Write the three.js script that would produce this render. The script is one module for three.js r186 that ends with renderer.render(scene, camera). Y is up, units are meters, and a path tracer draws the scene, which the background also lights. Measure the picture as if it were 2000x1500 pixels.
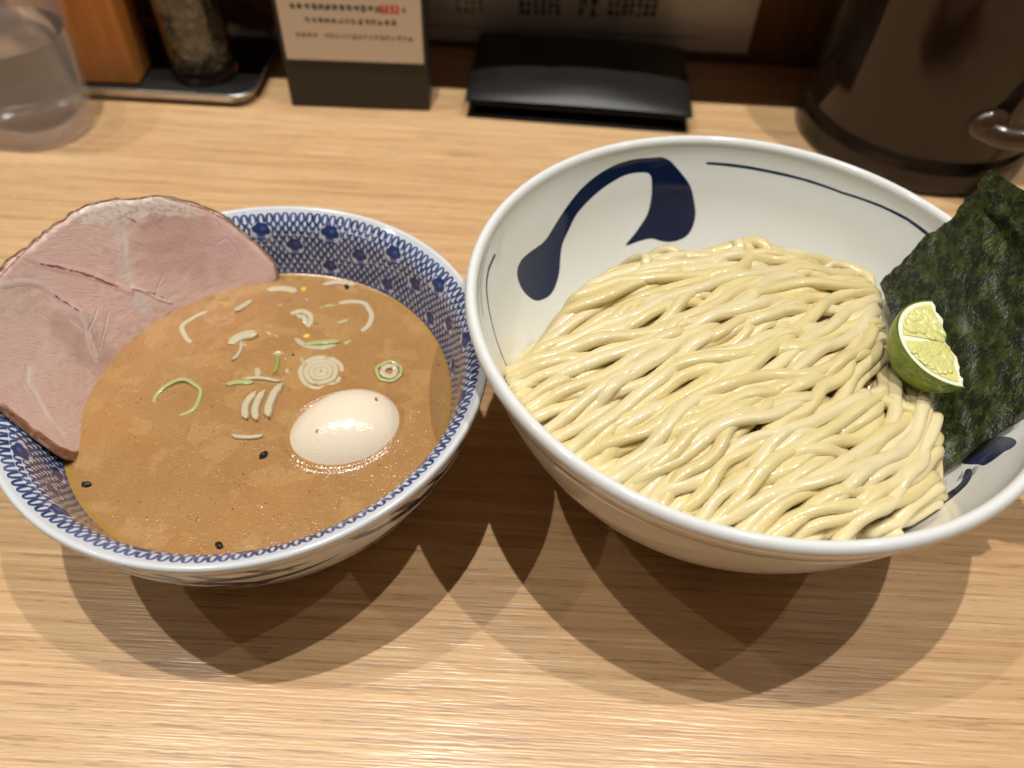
import * as THREE from 'three';
import { mergeGeometries } from 'three/addons/utils/BufferGeometryUtils.js';
import { RoundedBoxGeometry } from 'three/addons/geometries/RoundedBoxGeometry.js';
import { RectAreaLightUniformsLib } from 'three/addons/lights/RectAreaLightUniformsLib.js';

// ------------------------------------------------------------------ camera, light, exposure
const scene = new THREE.Scene();
const EYE = 0.284;                                      // metres above the counter top
const camera = new THREE.PerspectiveCamera(53.94, 4 / 3, 0.01, 20);
{
  const pitch = THREE.MathUtils.degToRad(49.32), roll = THREE.MathUtils.degToRad(3.255);
  const f = new THREE.Vector3(0, -Math.sin(pitch), -Math.cos(pitch)), r = new THREE.Vector3(1, 0, 0), u = new THREE.Vector3().crossVectors(r, f);
  const right = r.clone().multiplyScalar(Math.cos(roll)).addScaledVector(u, Math.sin(roll));
  const up = u.clone().multiplyScalar(Math.cos(roll)).addScaledVector(r, -Math.sin(roll));
  camera.quaternion.setFromRotationMatrix(new THREE.Matrix4().makeBasis(right, up, f.clone().negate()));
  camera.position.set(0, EYE, 0);
  camera.focus = 0.262; camera.userData.fStop = 7.5;
}
scene.background = new THREE.Color(0.012, 0.0115, 0.011);  // the dim room beyond
const renderer = new THREE.WebGLRenderer({ antialias: true });
renderer.toneMapping = THREE.LinearToneMapping;
renderer.toneMappingExposure = 0.86;
renderer.shadowMap.enabled = true;
RectAreaLightUniformsLib.init();

const LAMP_Y = 1.82, LAMP_Z = -0.262, LAMPS = [-1.30, -0.72, -0.115, 0.475, 1.07];
const LAMP_POWER = [1.3, 3.6, 5.9, 4.4, 1.3], LAMP_TINT = new THREE.Color(1.0, 0.972, 0.92);
LAMPS.forEach((x, i) => {
  const s = new THREE.SpotLight(LAMP_TINT, LAMP_POWER[i], 0, THREE.MathUtils.degToRad(62), 0.5, 2);
  s.name = 'downlight_beam'; s.position.set(x, LAMP_Y, LAMP_Z); s.target.position.set(x * 0.8, 0, LAMP_Z); s.castShadow = true; s.shadow.radius = 0.45;
  scene.add(s, s.target);
});
const FILL_PANEL = { w: 1.6, d: 1.2, x: 0.1, y: 2.3, z: 0.75, power: 0.085, tint: new THREE.Color(1.0, 0.93, 0.84) };  // added fill panel out of view, lifts the shadows and front faces
{
  const a = new THREE.RectAreaLight(FILL_PANEL.tint, FILL_PANEL.power, FILL_PANEL.w, FILL_PANEL.d);
  a.name = 'added_fill_light'; a.position.set(FILL_PANEL.x, FILL_PANEL.y - 0.012, FILL_PANEL.z); a.lookAt(FILL_PANEL.x, 0, FILL_PANEL.z); scene.add(a);
}

// ------------------------------------------------------------------ helpers
function rng(seed) { let a = seed >>> 0; return () => { a = (a + 0x6D2B79F5) | 0; let t = Math.imul(a ^ (a >>> 15), 1 | a); t = (t + Math.imul(t ^ (t >>> 7), 61 | t)) ^ t; return ((t ^ (t >>> 14)) >>> 0) / 4294967296; }; }
const hash = (x, y, s) => { let h = Math.imul(x, 374761393) ^ Math.imul(y, 668265263) ^ Math.imul(s, 1274126177); h = Math.imul(h ^ (h >>> 13), 1274126177); return ((h ^ (h >>> 16)) >>> 0) / 4294967295; };
function noise(x, y, s = 1) {                            // smooth value noise, 0..1
  const ix = Math.floor(x), iy = Math.floor(y), fx = x - ix, fy = y - iy, u = fx * fx * (3 - 2 * fx), v = fy * fy * (3 - 2 * fy);
  const a = hash(ix, iy, s), b = hash(ix + 1, iy, s), c = hash(ix, iy + 1, s), d = hash(ix + 1, iy + 1, s);
  return a + (b - a) * u + (c - a) * v + (a - b - c + d) * u * v;
}
const fbm = (x, y, s, o = 4) => { let v = 0, a = 0.5, t = 0; for (let k = 0; k < o; k++) { v += a * noise(x, y, s + k * 17); t += a; x *= 2.03; y *= 2.03; a *= 0.5; } return v / t; };
const clamp = (x, a = 0, b = 1) => Math.min(b, Math.max(a, x)), lerp = (a, b, t) => a + (b - a) * t;
const smooth = (a, b, x) => { const t = clamp((x - a) / (b - a)); return t * t * (3 - 2 * t); };
const mix3 = (a, b, t) => [lerp(a[0], b[0], t), lerp(a[1], b[1], t), lerp(a[2], b[2], t)];
function texture(w, h, fn, srgb = true) {                // fn(x, y) gives 0..255 colours or one grey
  const d = new Uint8Array(w * h * 4);
  for (let y = 0; y < h; y++) for (let x = 0; x < w; x++) {
    const c = fn(x, y), i = (y * w + x) * 4;
    if (typeof c === 'number') d[i] = d[i + 1] = d[i + 2] = clamp(c, 0, 255); else { d[i] = clamp(c[0], 0, 255); d[i + 1] = clamp(c[1], 0, 255); d[i + 2] = clamp(c[2], 0, 255); }
    d[i + 3] = 255;
  }
  const t = new THREE.DataTexture(d, w, h); t.magFilter = t.minFilter = THREE.LinearFilter; t.wrapS = t.wrapT = THREE.RepeatWrapping;
  if (srgb) t.colorSpace = THREE.SRGBColorSpace;
  t.needsUpdate = true; return t;
}
function canvasTexture(w, h, draw) {
  const c = document.createElement('canvas'); c.width = w; c.height = h; draw(c.getContext('2d'));
  const t = new THREE.CanvasTexture(c); t.colorSpace = THREE.SRGBColorSpace; t.wrapS = t.wrapT = THREE.RepeatWrapping; return t;
}
const lin = (r, g, b) => new THREE.Color().setRGB(r, g, b);
const physical = (o) => new THREE.MeshPhysicalMaterial(o);
const taken = {};
const numbered = (n) => { const k = taken[n] = (taken[n] ?? -1) + 1; return k ? n + '_' + String(k).padStart(3, '0') : n; };
function mesh(name, geometry, material, parent) {
  const m = new THREE.Mesh(geometry, material); m.castShadow = m.receiveShadow = true;
  m.name = parent ? name : numbered(name); (parent ?? scene).add(m); return m;
}
function thing(name, label, category, pos = [0, 0, 0], group) {
  const g = new THREE.Group(); g.name = numbered(name); g.position.set(...pos); g.userData = { label, category };
  if (group) g.userData.group = group;
  scene.add(g); return g;
}
function tag(o, label, category, group) { Object.assign(o.userData, { label, category }); if (group) o.userData.group = group; return o; }
function grid(nu, nv, fn, wrapU = false) {               // fn(u, v) -> [x, y, z]; uv = (u, v)
  const p = [], uv = [], ix = [];
  for (let j = 0; j <= nv; j++) for (let i = 0; i <= nu; i++) { const q = fn(i / nu, j / nv); p.push(q[0], q[1], q[2]); uv.push(i / nu, j / nv); }
  for (let j = 0; j < nv; j++) for (let i = 0; i < nu; i++) { const a = j * (nu + 1) + i, b = a + 1, c = a + nu + 1, d = c + 1; ix.push(a, b, d, a, d, c); }
  const g = new THREE.BufferGeometry(); g.setAttribute('position', new THREE.Float32BufferAttribute(p, 3)); g.setAttribute('uv', new THREE.Float32BufferAttribute(uv, 2)); g.setIndex(ix); g.computeVertexNormals();
  if (wrapU) { const n = g.attributes.normal; for (let j = 0; j <= nv; j++) { const a = j * (nu + 1), b = a + nu; const x = n.getX(a) + n.getX(b), y = n.getY(a) + n.getY(b), z = n.getZ(a) + n.getZ(b), l = Math.hypot(x, y, z) || 1; n.setXYZ(a, x / l, y / l, z / l); n.setXYZ(b, x / l, y / l, z / l); } }
  return g;
}
// a surface of revolution from a list of [radius, height]; u runs with the angle atan2(z, x), v as given by vOf(radius, height, share)
function revolve(profile, seg, vOf) {
  const n = profile.length - 1;
  const g = grid(seg, n, (u, v) => { const [r, h] = profile[Math.round(v * n)], a = u * 2 * Math.PI; return [r * Math.cos(a), h, r * Math.sin(a)]; }, true);
  if (vOf) { const uv = g.attributes.uv; for (let k = 0; k < uv.count; k++) { const [r, h] = profile[Math.floor(k / (seg + 1))]; uv.setY(k, vOf(r, h)); } }
  return g;
}
const uvOf = (g, fn) => { const p = g.attributes.position, uv = g.attributes.uv; for (let k = 0; k < p.count; k++) uv.setXY(k, ...fn(p.getX(k), p.getY(k), p.getZ(k))); return g; };

// outlines measured on the bowls' own surfaces: [angle round the bowl, height in metres]
const STROKE_A = [[-2.7753,0.0629],[-2.8077,0.0684],[-2.8042,0.074],[-2.7746,0.0773],[-2.719,0.0783],[-2.6556,0.0776],[-2.5424,0.0762],[-2.4874,0.0772],[-2.4048,0.0807],[-2.3219,0.0845],[-2.2397,0.0881],[-2.148,0.0911],[-2.0713,0.0931],[-2.006,0.0941],[-1.9261,0.0944],[-1.8473,0.0938],[-1.8128,0.094],[-1.7681,0.0921],[-1.7371,0.0891],[-1.6972,0.0855],[-1.6561,0.0814],[-1.6312,0.0755],[-1.6092,0.0691],[-1.6267,0.0629],[-1.669,0.0599],[-1.7436,0.0587],[-1.8098,0.0595],[-1.8564,0.061],[-1.9245,0.0608],[-2.0212,0.0599],[-2.0245,0.0606],[-1.969,0.0631],[-1.9163,0.0667],[-1.8729,0.0707],[-1.8551,0.077],[-1.8529,0.0823],[-1.8603,0.0875],[-1.913,0.0884],[-1.9865,0.0886],[-2.0621,0.0869],[-2.1422,0.0846],[-2.2195,0.0819],[-2.2949,0.0788],[-2.3508,0.0746],[-2.4184,0.071],[-2.4587,0.0666],[-2.5054,0.0618],[-2.5871,0.0586],[-2.6581,0.0583],[-2.7366,0.0604]];
const LINE_A = [[-2.8916,0.091],[-2.9742,0.0911],[-3.0307,0.0903],[-3.0832,0.0885],[-3.1409,0.0856],[3.0887,0.0823],[3.0369,0.078],[2.9836,0.0735]];
const LINE_B = [[-1.5864,0.0908],[-1.435,0.0907],[-1.28,0.0906],[-1.1261,0.0908],[-0.9694,0.0908],[-0.7926,0.0923],[-0.6681,0.0929],[-0.5625,0.0924]];
const STROKE_B = [[0.5785,0.0694],[0.542,0.0712],[0.5087,0.0733],[0.4865,0.0756],[0.4885,0.0792],[0.509,0.0838],[0.545,0.0874],[0.5762,0.0889],[0.5979,0.0872],[0.5979,0.0852],[0.6162,0.0838],[0.652,0.0797],[0.6188,0.0765],[0.6067,0.0735]];
const STROKE_C = [[0.6274,0.0723],[0.6358,0.0747],[0.6746,0.0763],[0.7329,0.0771],[0.7923,0.076],[0.8456,0.0745],[0.881,0.0718],[0.8941,0.0698],[0.8406,0.0676],[0.8205,0.0702],[0.7964,0.0708],[0.7795,0.071],[0.7517,0.0725],[0.7168,0.0738],[0.6745,0.0732]];
const STROKE_D = [[0.9978,0.064],[0.9126,0.0624],[0.8286,0.0611],[0.8125,0.0634],[0.7835,0.0651],[0.8201,0.0669],[0.8717,0.0687],[0.9106,0.0685],[0.9384,0.0669]];
const PORK_EDGE = [[-1.7476,0.0498],[-1.7517,0.0561],[-1.8193,0.0636],[-1.8805,0.0689],[-1.959,0.0762],[-2.0417,0.0817],[-2.1432,0.087],[-2.2392,0.0921],[-2.3281,0.0933],[-2.4188,0.096],[-2.5148,0.0977],[-2.5861,0.0979],[-2.6445,0.097],[-2.8142,0.096],[-2.9928,0.0961],[3.117,0.0956],[2.964,0.0943],[2.8411,0.0904],[2.7557,0.0849],[2.7078,0.0774],[2.6664,0.07],[2.6434,0.0632],[2.6259,0.0572],[2.6332,0.0507]];
const PORK_FAT = [[-2.5968,0.0968],[-2.5075,0.0967],[-2.4116,0.0952],[-2.3206,0.0929],[-2.2398,0.0916],[-2.1856,0.0884],[-2.1167,0.0838],[-2.0588,0.0799],[-2.1292,0.081],[-2.2109,0.0833],[-2.2892,0.0859],[-2.3741,0.0871],[-2.4285,0.086],[-2.4701,0.0868],[-2.5331,0.091],[-2.5861,0.0937]];
const PORK_SEAMS = [[[-2.436,0.0863],[-2.4683,0.0805],[-2.5112,0.0751],[-2.536,0.0695],[-2.5571,0.0646],[-2.5713,0.0592],[-2.5715,0.0539]],[[-2.8751,0.0957],[-2.8416,0.0904],[-2.7934,0.085],[-2.7215,0.0794],[-2.6649,0.0739],[-2.6252,0.0686],[-2.5768,0.0637]],[[-3.0355,0.0935],[-2.9785,0.0906],[-2.9354,0.0877],[-2.9128,0.0849],[-2.8915,0.0792],[-2.8752,0.0738],[-2.8584,0.0692],[-2.877,0.0649],[-2.9273,0.0587],[-2.9665,0.0535]],[[-2.5571,0.0646],[-2.5082,0.0608],[-2.4672,0.0557],[-2.412,0.0518]],[[-2.9294,0.0701],[-2.9206,0.063],[-2.974,0.058],[-2.9913,0.0532]],[[-2.7769,0.0661],[-2.8325,0.064],[-2.8981,0.0625]],[[-2.7426,0.0624],[-2.8198,0.0586],[-2.9263,0.0547]],[[3.0011,0.0726],[2.9231,0.0714],[2.8811,0.0676],[2.7944,0.0621],[2.7434,0.0557]],[[-2.3735,0.0632],[-2.4301,0.0602],[-2.4799,0.057]],[[-2.0291,0.0681],[-1.9823,0.0697],[-1.9473,0.0653],[-1.936,0.0595]]];

// ------------------------------------------------------------------ counter, wall and unseen ledge
const WALL_Z = -0.598;
{
  // oak-like veneer: fine pores and streaks that run along the counter
  const w = 1400, h = 2048, sx = 0.7 / w, sz = 0.41 / h;
  const field = new Float32Array(w * h), pore = new Float32Array(w * h);
  for (let y = 0; y < h; y++) for (let x = 0; x < w; x++) {
    const X = x * sx, Z = y * sz, zz = Z + 0.0014 * (noise(X * 5, Z * 24, 5) - 0.5) + 0.0002 * (noise(X * 30, Z * 160, 6) - 0.5);
    const broad = noise(X * 3, zz * 50, 11), mid = noise(X * 8, zz * 300, 12), fine = noise(X * 17, zz * 950, 13), hair = noise(X * 42, zz * 2100, 14), fleck = noise(X * 210, zz * 2500, 15);
    field[y * w + x] = 0.20 * broad + 0.22 * mid + 0.30 * fine + 0.28 * hair;
    pore[y * w + x] = 0.22 * fine + 0.46 * hair + 0.32 * fleck;
  }
  const light = [224, 189, 145], tan = [211, 171, 125], dark = [196, 152, 108];
  const map = texture(w, h, (x, y) => {
    const f = field[y * w + x], p = pore[y * w + x];
    let c = f > 0.5 ? mix3(tan, light, clamp((f - 0.5) * 3.4)) : mix3(tan, dark, clamp((0.5 - f) * 3.2));
    const k = 1 - 0.13 * smooth(0.40, 0.24, p) + 0.05 * smooth(0.6, 0.75, p);
    return [c[0] * k, c[1] * k, c[2] * k];
  });
  const bump = texture(w, h, (x, y) => 255 * pore[y * w + x], false);
  const rough = texture(w, h, (x, y) => { const v = 255 * clamp(0.82 - 0.5 * (pore[y * w + x] - 0.3)); return [v, v, v]; }, false);
  for (const t of [map, bump, rough]) { t.wrapS = t.wrapT = THREE.MirroredRepeatWrapping; }
  const m = physical({ map, bumpMap: bump, bumpScale: 0.00012, roughness: 0.40, roughnessMap: rough, specularIntensity: 0.9 });
  const g = new RoundedBoxGeometry(1.7, 0.03, 0.78, 3, 0.004);
  g.translate(0, -0.015, WALL_Z + 0.39 + 0.0005);
  uvOf(g, (x, y, z) => [(x + 0.35) / 0.7, (z + 0.6 - y) / 0.41]);
  const o = mesh('countertop', g, m); o.userData = { kind: 'structure', label: 'pale wooden counter top with fine straight grain', category: 'counter' };
}
{
  const map = texture(512, 512, (x, y) => { const f = 0.5 * noise(x / 9, y / 130, 31) + 0.3 * noise(x / 3, y / 60, 32) + 0.2 * noise(x / 60, y / 200, 33); return mix3([96, 62, 30], [152, 104, 56], f); });
  const m = physical({ map, roughness: 0.6 });
  const g = new THREE.BoxGeometry(1.7, 0.33, 0.02); g.translate(0, 0.135, WALL_Z - 0.011); uvOf(g, (x, y, z) => [x * 2.2, y * 2.2 + z]);
  const o = mesh('wall', g, m); o.userData = { kind: 'structure', label: 'brown wooden partition behind the counter', category: 'wall' };
  const s = new RoundedBoxGeometry(1.7, 0.022, 0.28, 2, 0.003); s.translate(0, 0.231, -0.497 - 0.14); uvOf(s, (x, y, z) => [z * 2.2 + y, x * 2.2]);  // out of view, placed to shade the partition and the back strip of counter
  const l = mesh('unseen_wall_ledge', s, m); l.userData = { kind: 'structure', label: 'unseen brown wooden ledge on top of the partition', category: 'ledge' };
}

// ------------------------------------------------------------------ porcelain
const white = { color: lin(0.80, 0.80, 0.775), roughness: 0.07 };
const superRadius = (x, a) => Math.pow(1 - Math.pow(1 - clamp(x), a), 1 / a);
const NB = { x: 0.0856, z: -0.2077, h: 0.102 };          // noodle bowl
const noodleIn = (h) => 0.0985 * superRadius((h - 0.014) / 0.0875, 1.75) + 0.0019 * smooth(0.080, 0.0978, h);
const noodleInHeight = (r) => 0.014 + 0.0875 * (1 - Math.pow(1 - Math.pow(clamp(r / 0.0985), 1.75), 1 / 1.75));
const arc = (cx, cy, rx, ry, a0, a1, n) => Array.from({ length: n + 1 }, (_, i) => { const a = lerp(a0, a1, i / n); return [cx + rx * Math.cos(a), cy + ry * Math.sin(a)]; });
{
  const bowl = thing('noodle_bowl', 'large white porcelain bowl with navy brush strokes holding the noodles', 'bowl', [NB.x, 0, NB.z]);
  // inside: painted under the glaze
  const W = 2048, H = 1024, h0 = 0.03, h1 = 0.0992;
  const px = (p) => [((p[0] / (2 * Math.PI) + 1) % 1) * W, (1 - (p[1] - h0) / (h1 - h0)) * H];
  const unwrap = (pts) => { let last = null; return pts.map(px).map(([x, y]) => { if (last !== null) { while (x - last > W / 2) x -= W; while (last - x > W / 2) x += W; } last = x; return [x, y]; }); };
  const map = canvasTexture(W, H, (c) => {
    c.fillStyle = '#e6e6e2'; c.fillRect(0, 0, W, H);
    const r = rng(5);
    const poly = (pts, colour) => { const q = unwrap(pts); for (const s of [-W, 0, W]) { c.beginPath(); q.forEach(([x, y], i) => { const p = q[(i + 1) % q.length]; const mx = (x + p[0]) / 2 + s, my = (y + p[1]) / 2; if (!i) c.moveTo(mx, my); else c.quadraticCurveTo(x + s, y, mx, my); }); const [x, y] = q[0], p = q[1]; c.quadraticCurveTo(x + s, y, (x + p[0]) / 2 + s, (y + p[1]) / 2); c.closePath(); c.fillStyle = colour; c.fill(); } };
    const line = (pts, colour) => { const q = unwrap(pts); for (const s of [-W, 0, W]) for (let k = 0; k < q.length - 1; k++) { const n = 24; for (let i = 0; i < n; i++) { const t = i / n, x = lerp(q[k][0], q[k + 1][0], t) + s, y = lerp(q[k][1], q[k + 1][1], t); c.fillStyle = colour; c.beginPath(); c.ellipse(x, y, 3.2, 8.5 + 1.5 * Math.sin(k + t * 2), 0, 0, 7); c.fill(); } } };
    poly(STROKE_A, '#101d40'); poly(STROKE_B, '#12204a'); poly(STROKE_C, '#2c3348'); poly(STROKE_D, '#171f3c');
    // bristle marks beside the broken stroke
    for (let k = 0; k < 40; k++) { const [x, y] = px([0.62 + 0.05 * r(), 0.0715 + 0.006 * r()]); c.strokeStyle = '#2a3148'; c.lineWidth = 1 + r(); c.beginPath(); c.moveTo(x, y); c.lineTo(x + 8 + 10 * r(), y + 12 * (r() - 0.5)); c.stroke(); }
    line(LINE_A, '#1c2c4c'); line(LINE_B, '#1f3350');
    // the ornament goes on round the bowl, under the noodles
    line([[2.9836, 0.0735], [2.9, 0.066]], '#1c2c4c'); line([[-0.5625, 0.0924], [-0.3, 0.092], [0, 0.0918], [0.2, 0.0915]], '#1f3350');
  });
  const inside = []; for (let k = 0; k <= 70; k++) { const h = lerp(0.014, 0.0978, Math.pow(k / 70, 1.3)); inside.push([noodleIn(h), h]); }
  mesh('interior', revolve(inside, 160, (r, h) => 1 - (1 - (h - h0) / (h1 - h0))), physical({ ...white, map, color: lin(0.97, 0.97, 0.95) }), bowl);
  const lipStart = noodleIn(0.0978);
  const outside = [...arc((0.1047 + lipStart) / 2, 0.0990, (0.1047 - lipStart) / 2, 0.0030, Math.PI, 0, 14).map(([r, h], i) => [r, i === 0 ? 0.0978 : h])];
  outside.push([0.1042, 0.0965], [0.1032, 0.0938], [0.1021, 0.0908]);
  const R = 0.1022, rf = 0.040;
  for (let k = 0; k <= 50; k++) { const h = lerp(0.0885, 0.0085, k / 50); outside.push([rf + (R - rf) * superRadius((h - 0.006) / 0.096, 1.55), h]); }
  outside.push([0.0425, 0.0065], [0.0412, 0.0045], [0.0408, 0.0015], [0.0400, 0.0004], [0.0372, 0.0003], [0.0362, 0.0015], [0.0355, 0.006], [0.0, 0.0065]);
  mesh('body', revolve(outside, 160), physical(white), bowl);
}

const SB = { x: -0.0980, z: -0.1879, h: 0.0766 }, SOUP = 0.048, SOUP_R = 0.0738;
const SOUP_WALL = [[0.0722, 0.044], [0.0738, 0.048], [0.0772, 0.060], [0.0790, 0.0665], [0.0803, 0.0698], [0.0822, 0.0722], [0.0842, 0.0739], [0.0862, 0.0752]];
const soupIn = (h) => { if (h <= 0.044) return 0.0722 * superRadius((h - 0.012) / 0.034, 1.6) / superRadius(0.032 / 0.034, 1.6); let k = 0; while (k < SOUP_WALL.length - 2 && SOUP_WALL[k + 1][1] < h) k++; const [a, b] = [SOUP_WALL[k], SOUP_WALL[k + 1]]; return lerp(a[0], b[0], clamp((h - a[1]) / (b[1] - a[1]))); };
{
  const bowl = thing('soup_bowl', 'smaller bowl with blue and white wave pattern inside holding the soup', 'bowl', [SB.x, 0, SB.z]);
  const W = 2048, H = 640, h0 = 0.030, h1 = 0.0746, mmU = W / 505, mmV = H / 47;
  const map = canvasTexture(W, H, (c) => {
    c.fillStyle = '#d3d7df'; c.fillRect(0, 0, W, H);
    const r = rng(9);
    // rows of narrow arches, as stamped on such bowls
    const n = 148, pitch = W / n, row = 2.2 * mmV;
    for (let j = 0; j < 21; j++) {
      const tall = j ? row : 1.75 * row, y0 = 0.35 * mmV + (j ? (j + 0.75) * row : 0);
      c.lineWidth = 4.6 + 0.14 * j; c.lineCap = 'round';
      for (let i = -1; i <= n; i++) {
        const x = (i + (j % 2) * 0.5) * pitch + 1.2 * (r() - 0.5), y = y0 + 3 * (r() - 0.5) + 4 * Math.sin(i * 0.31 + j);
        c.strokeStyle = ['#3a4774', '#44527e', '#323e66', '#4f5c86'][Math.floor(r() * 4)];
        c.beginPath(); c.moveTo(x - pitch * 0.36, y + tall * 0.98); c.bezierCurveTo(x - pitch * 0.36, y - tall * 0.2, x + pitch * 0.36, y - tall * 0.2, x + pitch * 0.36, y + tall * 0.98); c.stroke();
      }
    }
    // fans of cloud-like petals over the arches
    const fan = (x, y, s, lean) => {
      c.save(); c.translate(x, y); c.scale(mmU * s, mmV * s); c.rotate(lean);
      c.fillStyle = '#ccd1dc'; c.beginPath(); c.ellipse(0, 0.7, 4.7, 4.2, 0, 0, 7); c.fill();
      c.fillStyle = '#303d6a'; for (const [a, b, q] of [[-2.5, 0, 1.7], [-0.9, -1.6, 1.8], [1.2, -1.5, 1.8], [2.6, 0.2, 1.6], [0, 0.4, 2.6]]) { c.beginPath(); c.ellipse(a, b, q, q, 0, 0, 7); c.fill(); }
      c.strokeStyle = '#33478c'; c.lineWidth = 0.45; for (let k = -2; k <= 2; k++) { c.beginPath(); c.moveTo(k * 0.75, 1.8); c.quadraticCurveTo(k * 0.9, 3.2, k * 0.55 + 0.5, 4.4); c.stroke(); }
      c.strokeStyle = '#26387a'; c.lineWidth = 0.55; c.beginPath(); c.moveTo(-2.2, 4.3); c.quadraticCurveTo(0, 5.2, 2.6, 4.0); c.stroke();
      c.fillStyle = 'rgba(90,115,180,0.55)'; c.beginPath(); c.ellipse(0.8, -0.6, 1.2, 0.9, 0, 0, 7); c.fill();
      c.restore();
    };
    for (let k = 0; k < 16; k++) { fan((k + 0.35 + 0.1 * r()) * W / 16, (7.6 + 0.8 * r()) * mmV, 0.95 + 0.15 * r(), 0.5 * (r() - 0.5)); fan((k + 0.85 + 0.1 * r()) * W / 16, (15.5 + r()) * mmV, 0.95, 0.5 * (r() - 0.5)); fan((k + 0.4) * W / 16, 24.5 * mmV, 0.9, 0.4 * (r() - 0.5)); }
    
  });
  const wall = new THREE.SplineCurve([[0.0715, 0.042], ...SOUP_WALL].map(([r, h]) => new THREE.Vector2(r, h))).getSpacedPoints(48).map((p) => [p.x, p.y]);
  const inside = []; for (let k = 0; k < 24; k++) { const h = lerp(0.012, 0.0415, k / 24); inside.push([soupIn(h), h]); } inside.push(...wall);
  const run = new Map(); { let s = 0; for (let k = inside.length - 1; k > 0; k--) { run.set(inside[k].join(), s); s += Math.hypot(inside[k][0] - inside[k - 1][0], inside[k][1] - inside[k - 1][1]); } run.set(inside[0].join(), s); }
  mesh('interior', revolve(inside, 160, (r, h) => 1 - run.get([r, h].join()) / 0.047), physical({ ...white, map, color: lin(0.95, 0.95, 0.95) }), bowl);
  const out = canvasTexture(2048, 512, (c) => {
    c.fillStyle = '#dcdee0'; c.fillRect(0, 0, 2048, 512);
    const r = rng(21), U = 2048 / 480, V = 512 / 76;       // pixels per millimetre, v = 0 at the foot
    const blade = (x, y, len, ang, w, bend) => { c.save(); c.translate(x, y); c.scale(U, V); c.rotate(ang); c.fillStyle = '#18214a'; c.beginPath(); c.moveTo(0, 0); c.bezierCurveTo(len * 0.3, -w + bend, len * 0.65, -w * 0.8 + bend, len, bend * 0.6); c.bezierCurveTo(len * 0.65, w * 0.7 + bend, len * 0.3, w + bend * 0.6, 0, 0); c.fill(); c.restore(); };
    for (let k = 0; k < 7; k++) {
      const x = (k + 0.1) * 2048 / 7, y = 62;
      blade(x, y + 40, 64, 0.12, 3.6, 3); blade(x + 40, y + 10, 44, 0.08, 2.2, -1.6); blade(x + 10, y + 120, 70, -0.06, 3.2, 2.0); blade(x + 60, y + 180, 66, -0.1, 3.4, 2); blade(x + 90, y + 80, 50, -0.25, 3, -2);
      for (let i = 0; i < 7; i++) blade(x + 60 + i * 30, y + 30 - 2 * i + 46 * (i % 2), 13 + 9 * r(), (i % 2 ? 0.6 : -0.7) + 0.2 * r(), 1.7 + 0.9 * r(), 1.2 * (r() - 0.5));
    }
  });
  const lip0 = 0.0862;
  const outside = [[0.0862, 0.0752], [0.0868, 0.0758], [0.0875, 0.0762], [0.0882, 0.0762], [0.0888, 0.0758], [0.08905, 0.0750], [0.0890, 0.0741]];
  outside.push([0.0889, 0.0732], [0.0884, 0.0716]);
  const R = 0.0884, rf = 0.037;
  for (let k = 0; k <= 50; k++) { const h = lerp(0.0700, 0.0085, k / 50); outside.push([rf + (R - rf) * superRadius((h - 0.006) / 0.0706, 1.65), h]); }
  outside.push([0.0392, 0.0065], [0.0382, 0.0045], [0.0378, 0.0015], [0.0370, 0.0004], [0.0342, 0.0003], [0.0332, 0.0015], [0.0325, 0.005], [0.0, 0.0055]);
  mesh('body', revolve(outside, 160, (r, h) => h / 0.076), physical({ ...white, map: out, color: lin(0.95, 0.95, 0.95), roughness: 0.16 }), bowl);
}

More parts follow.
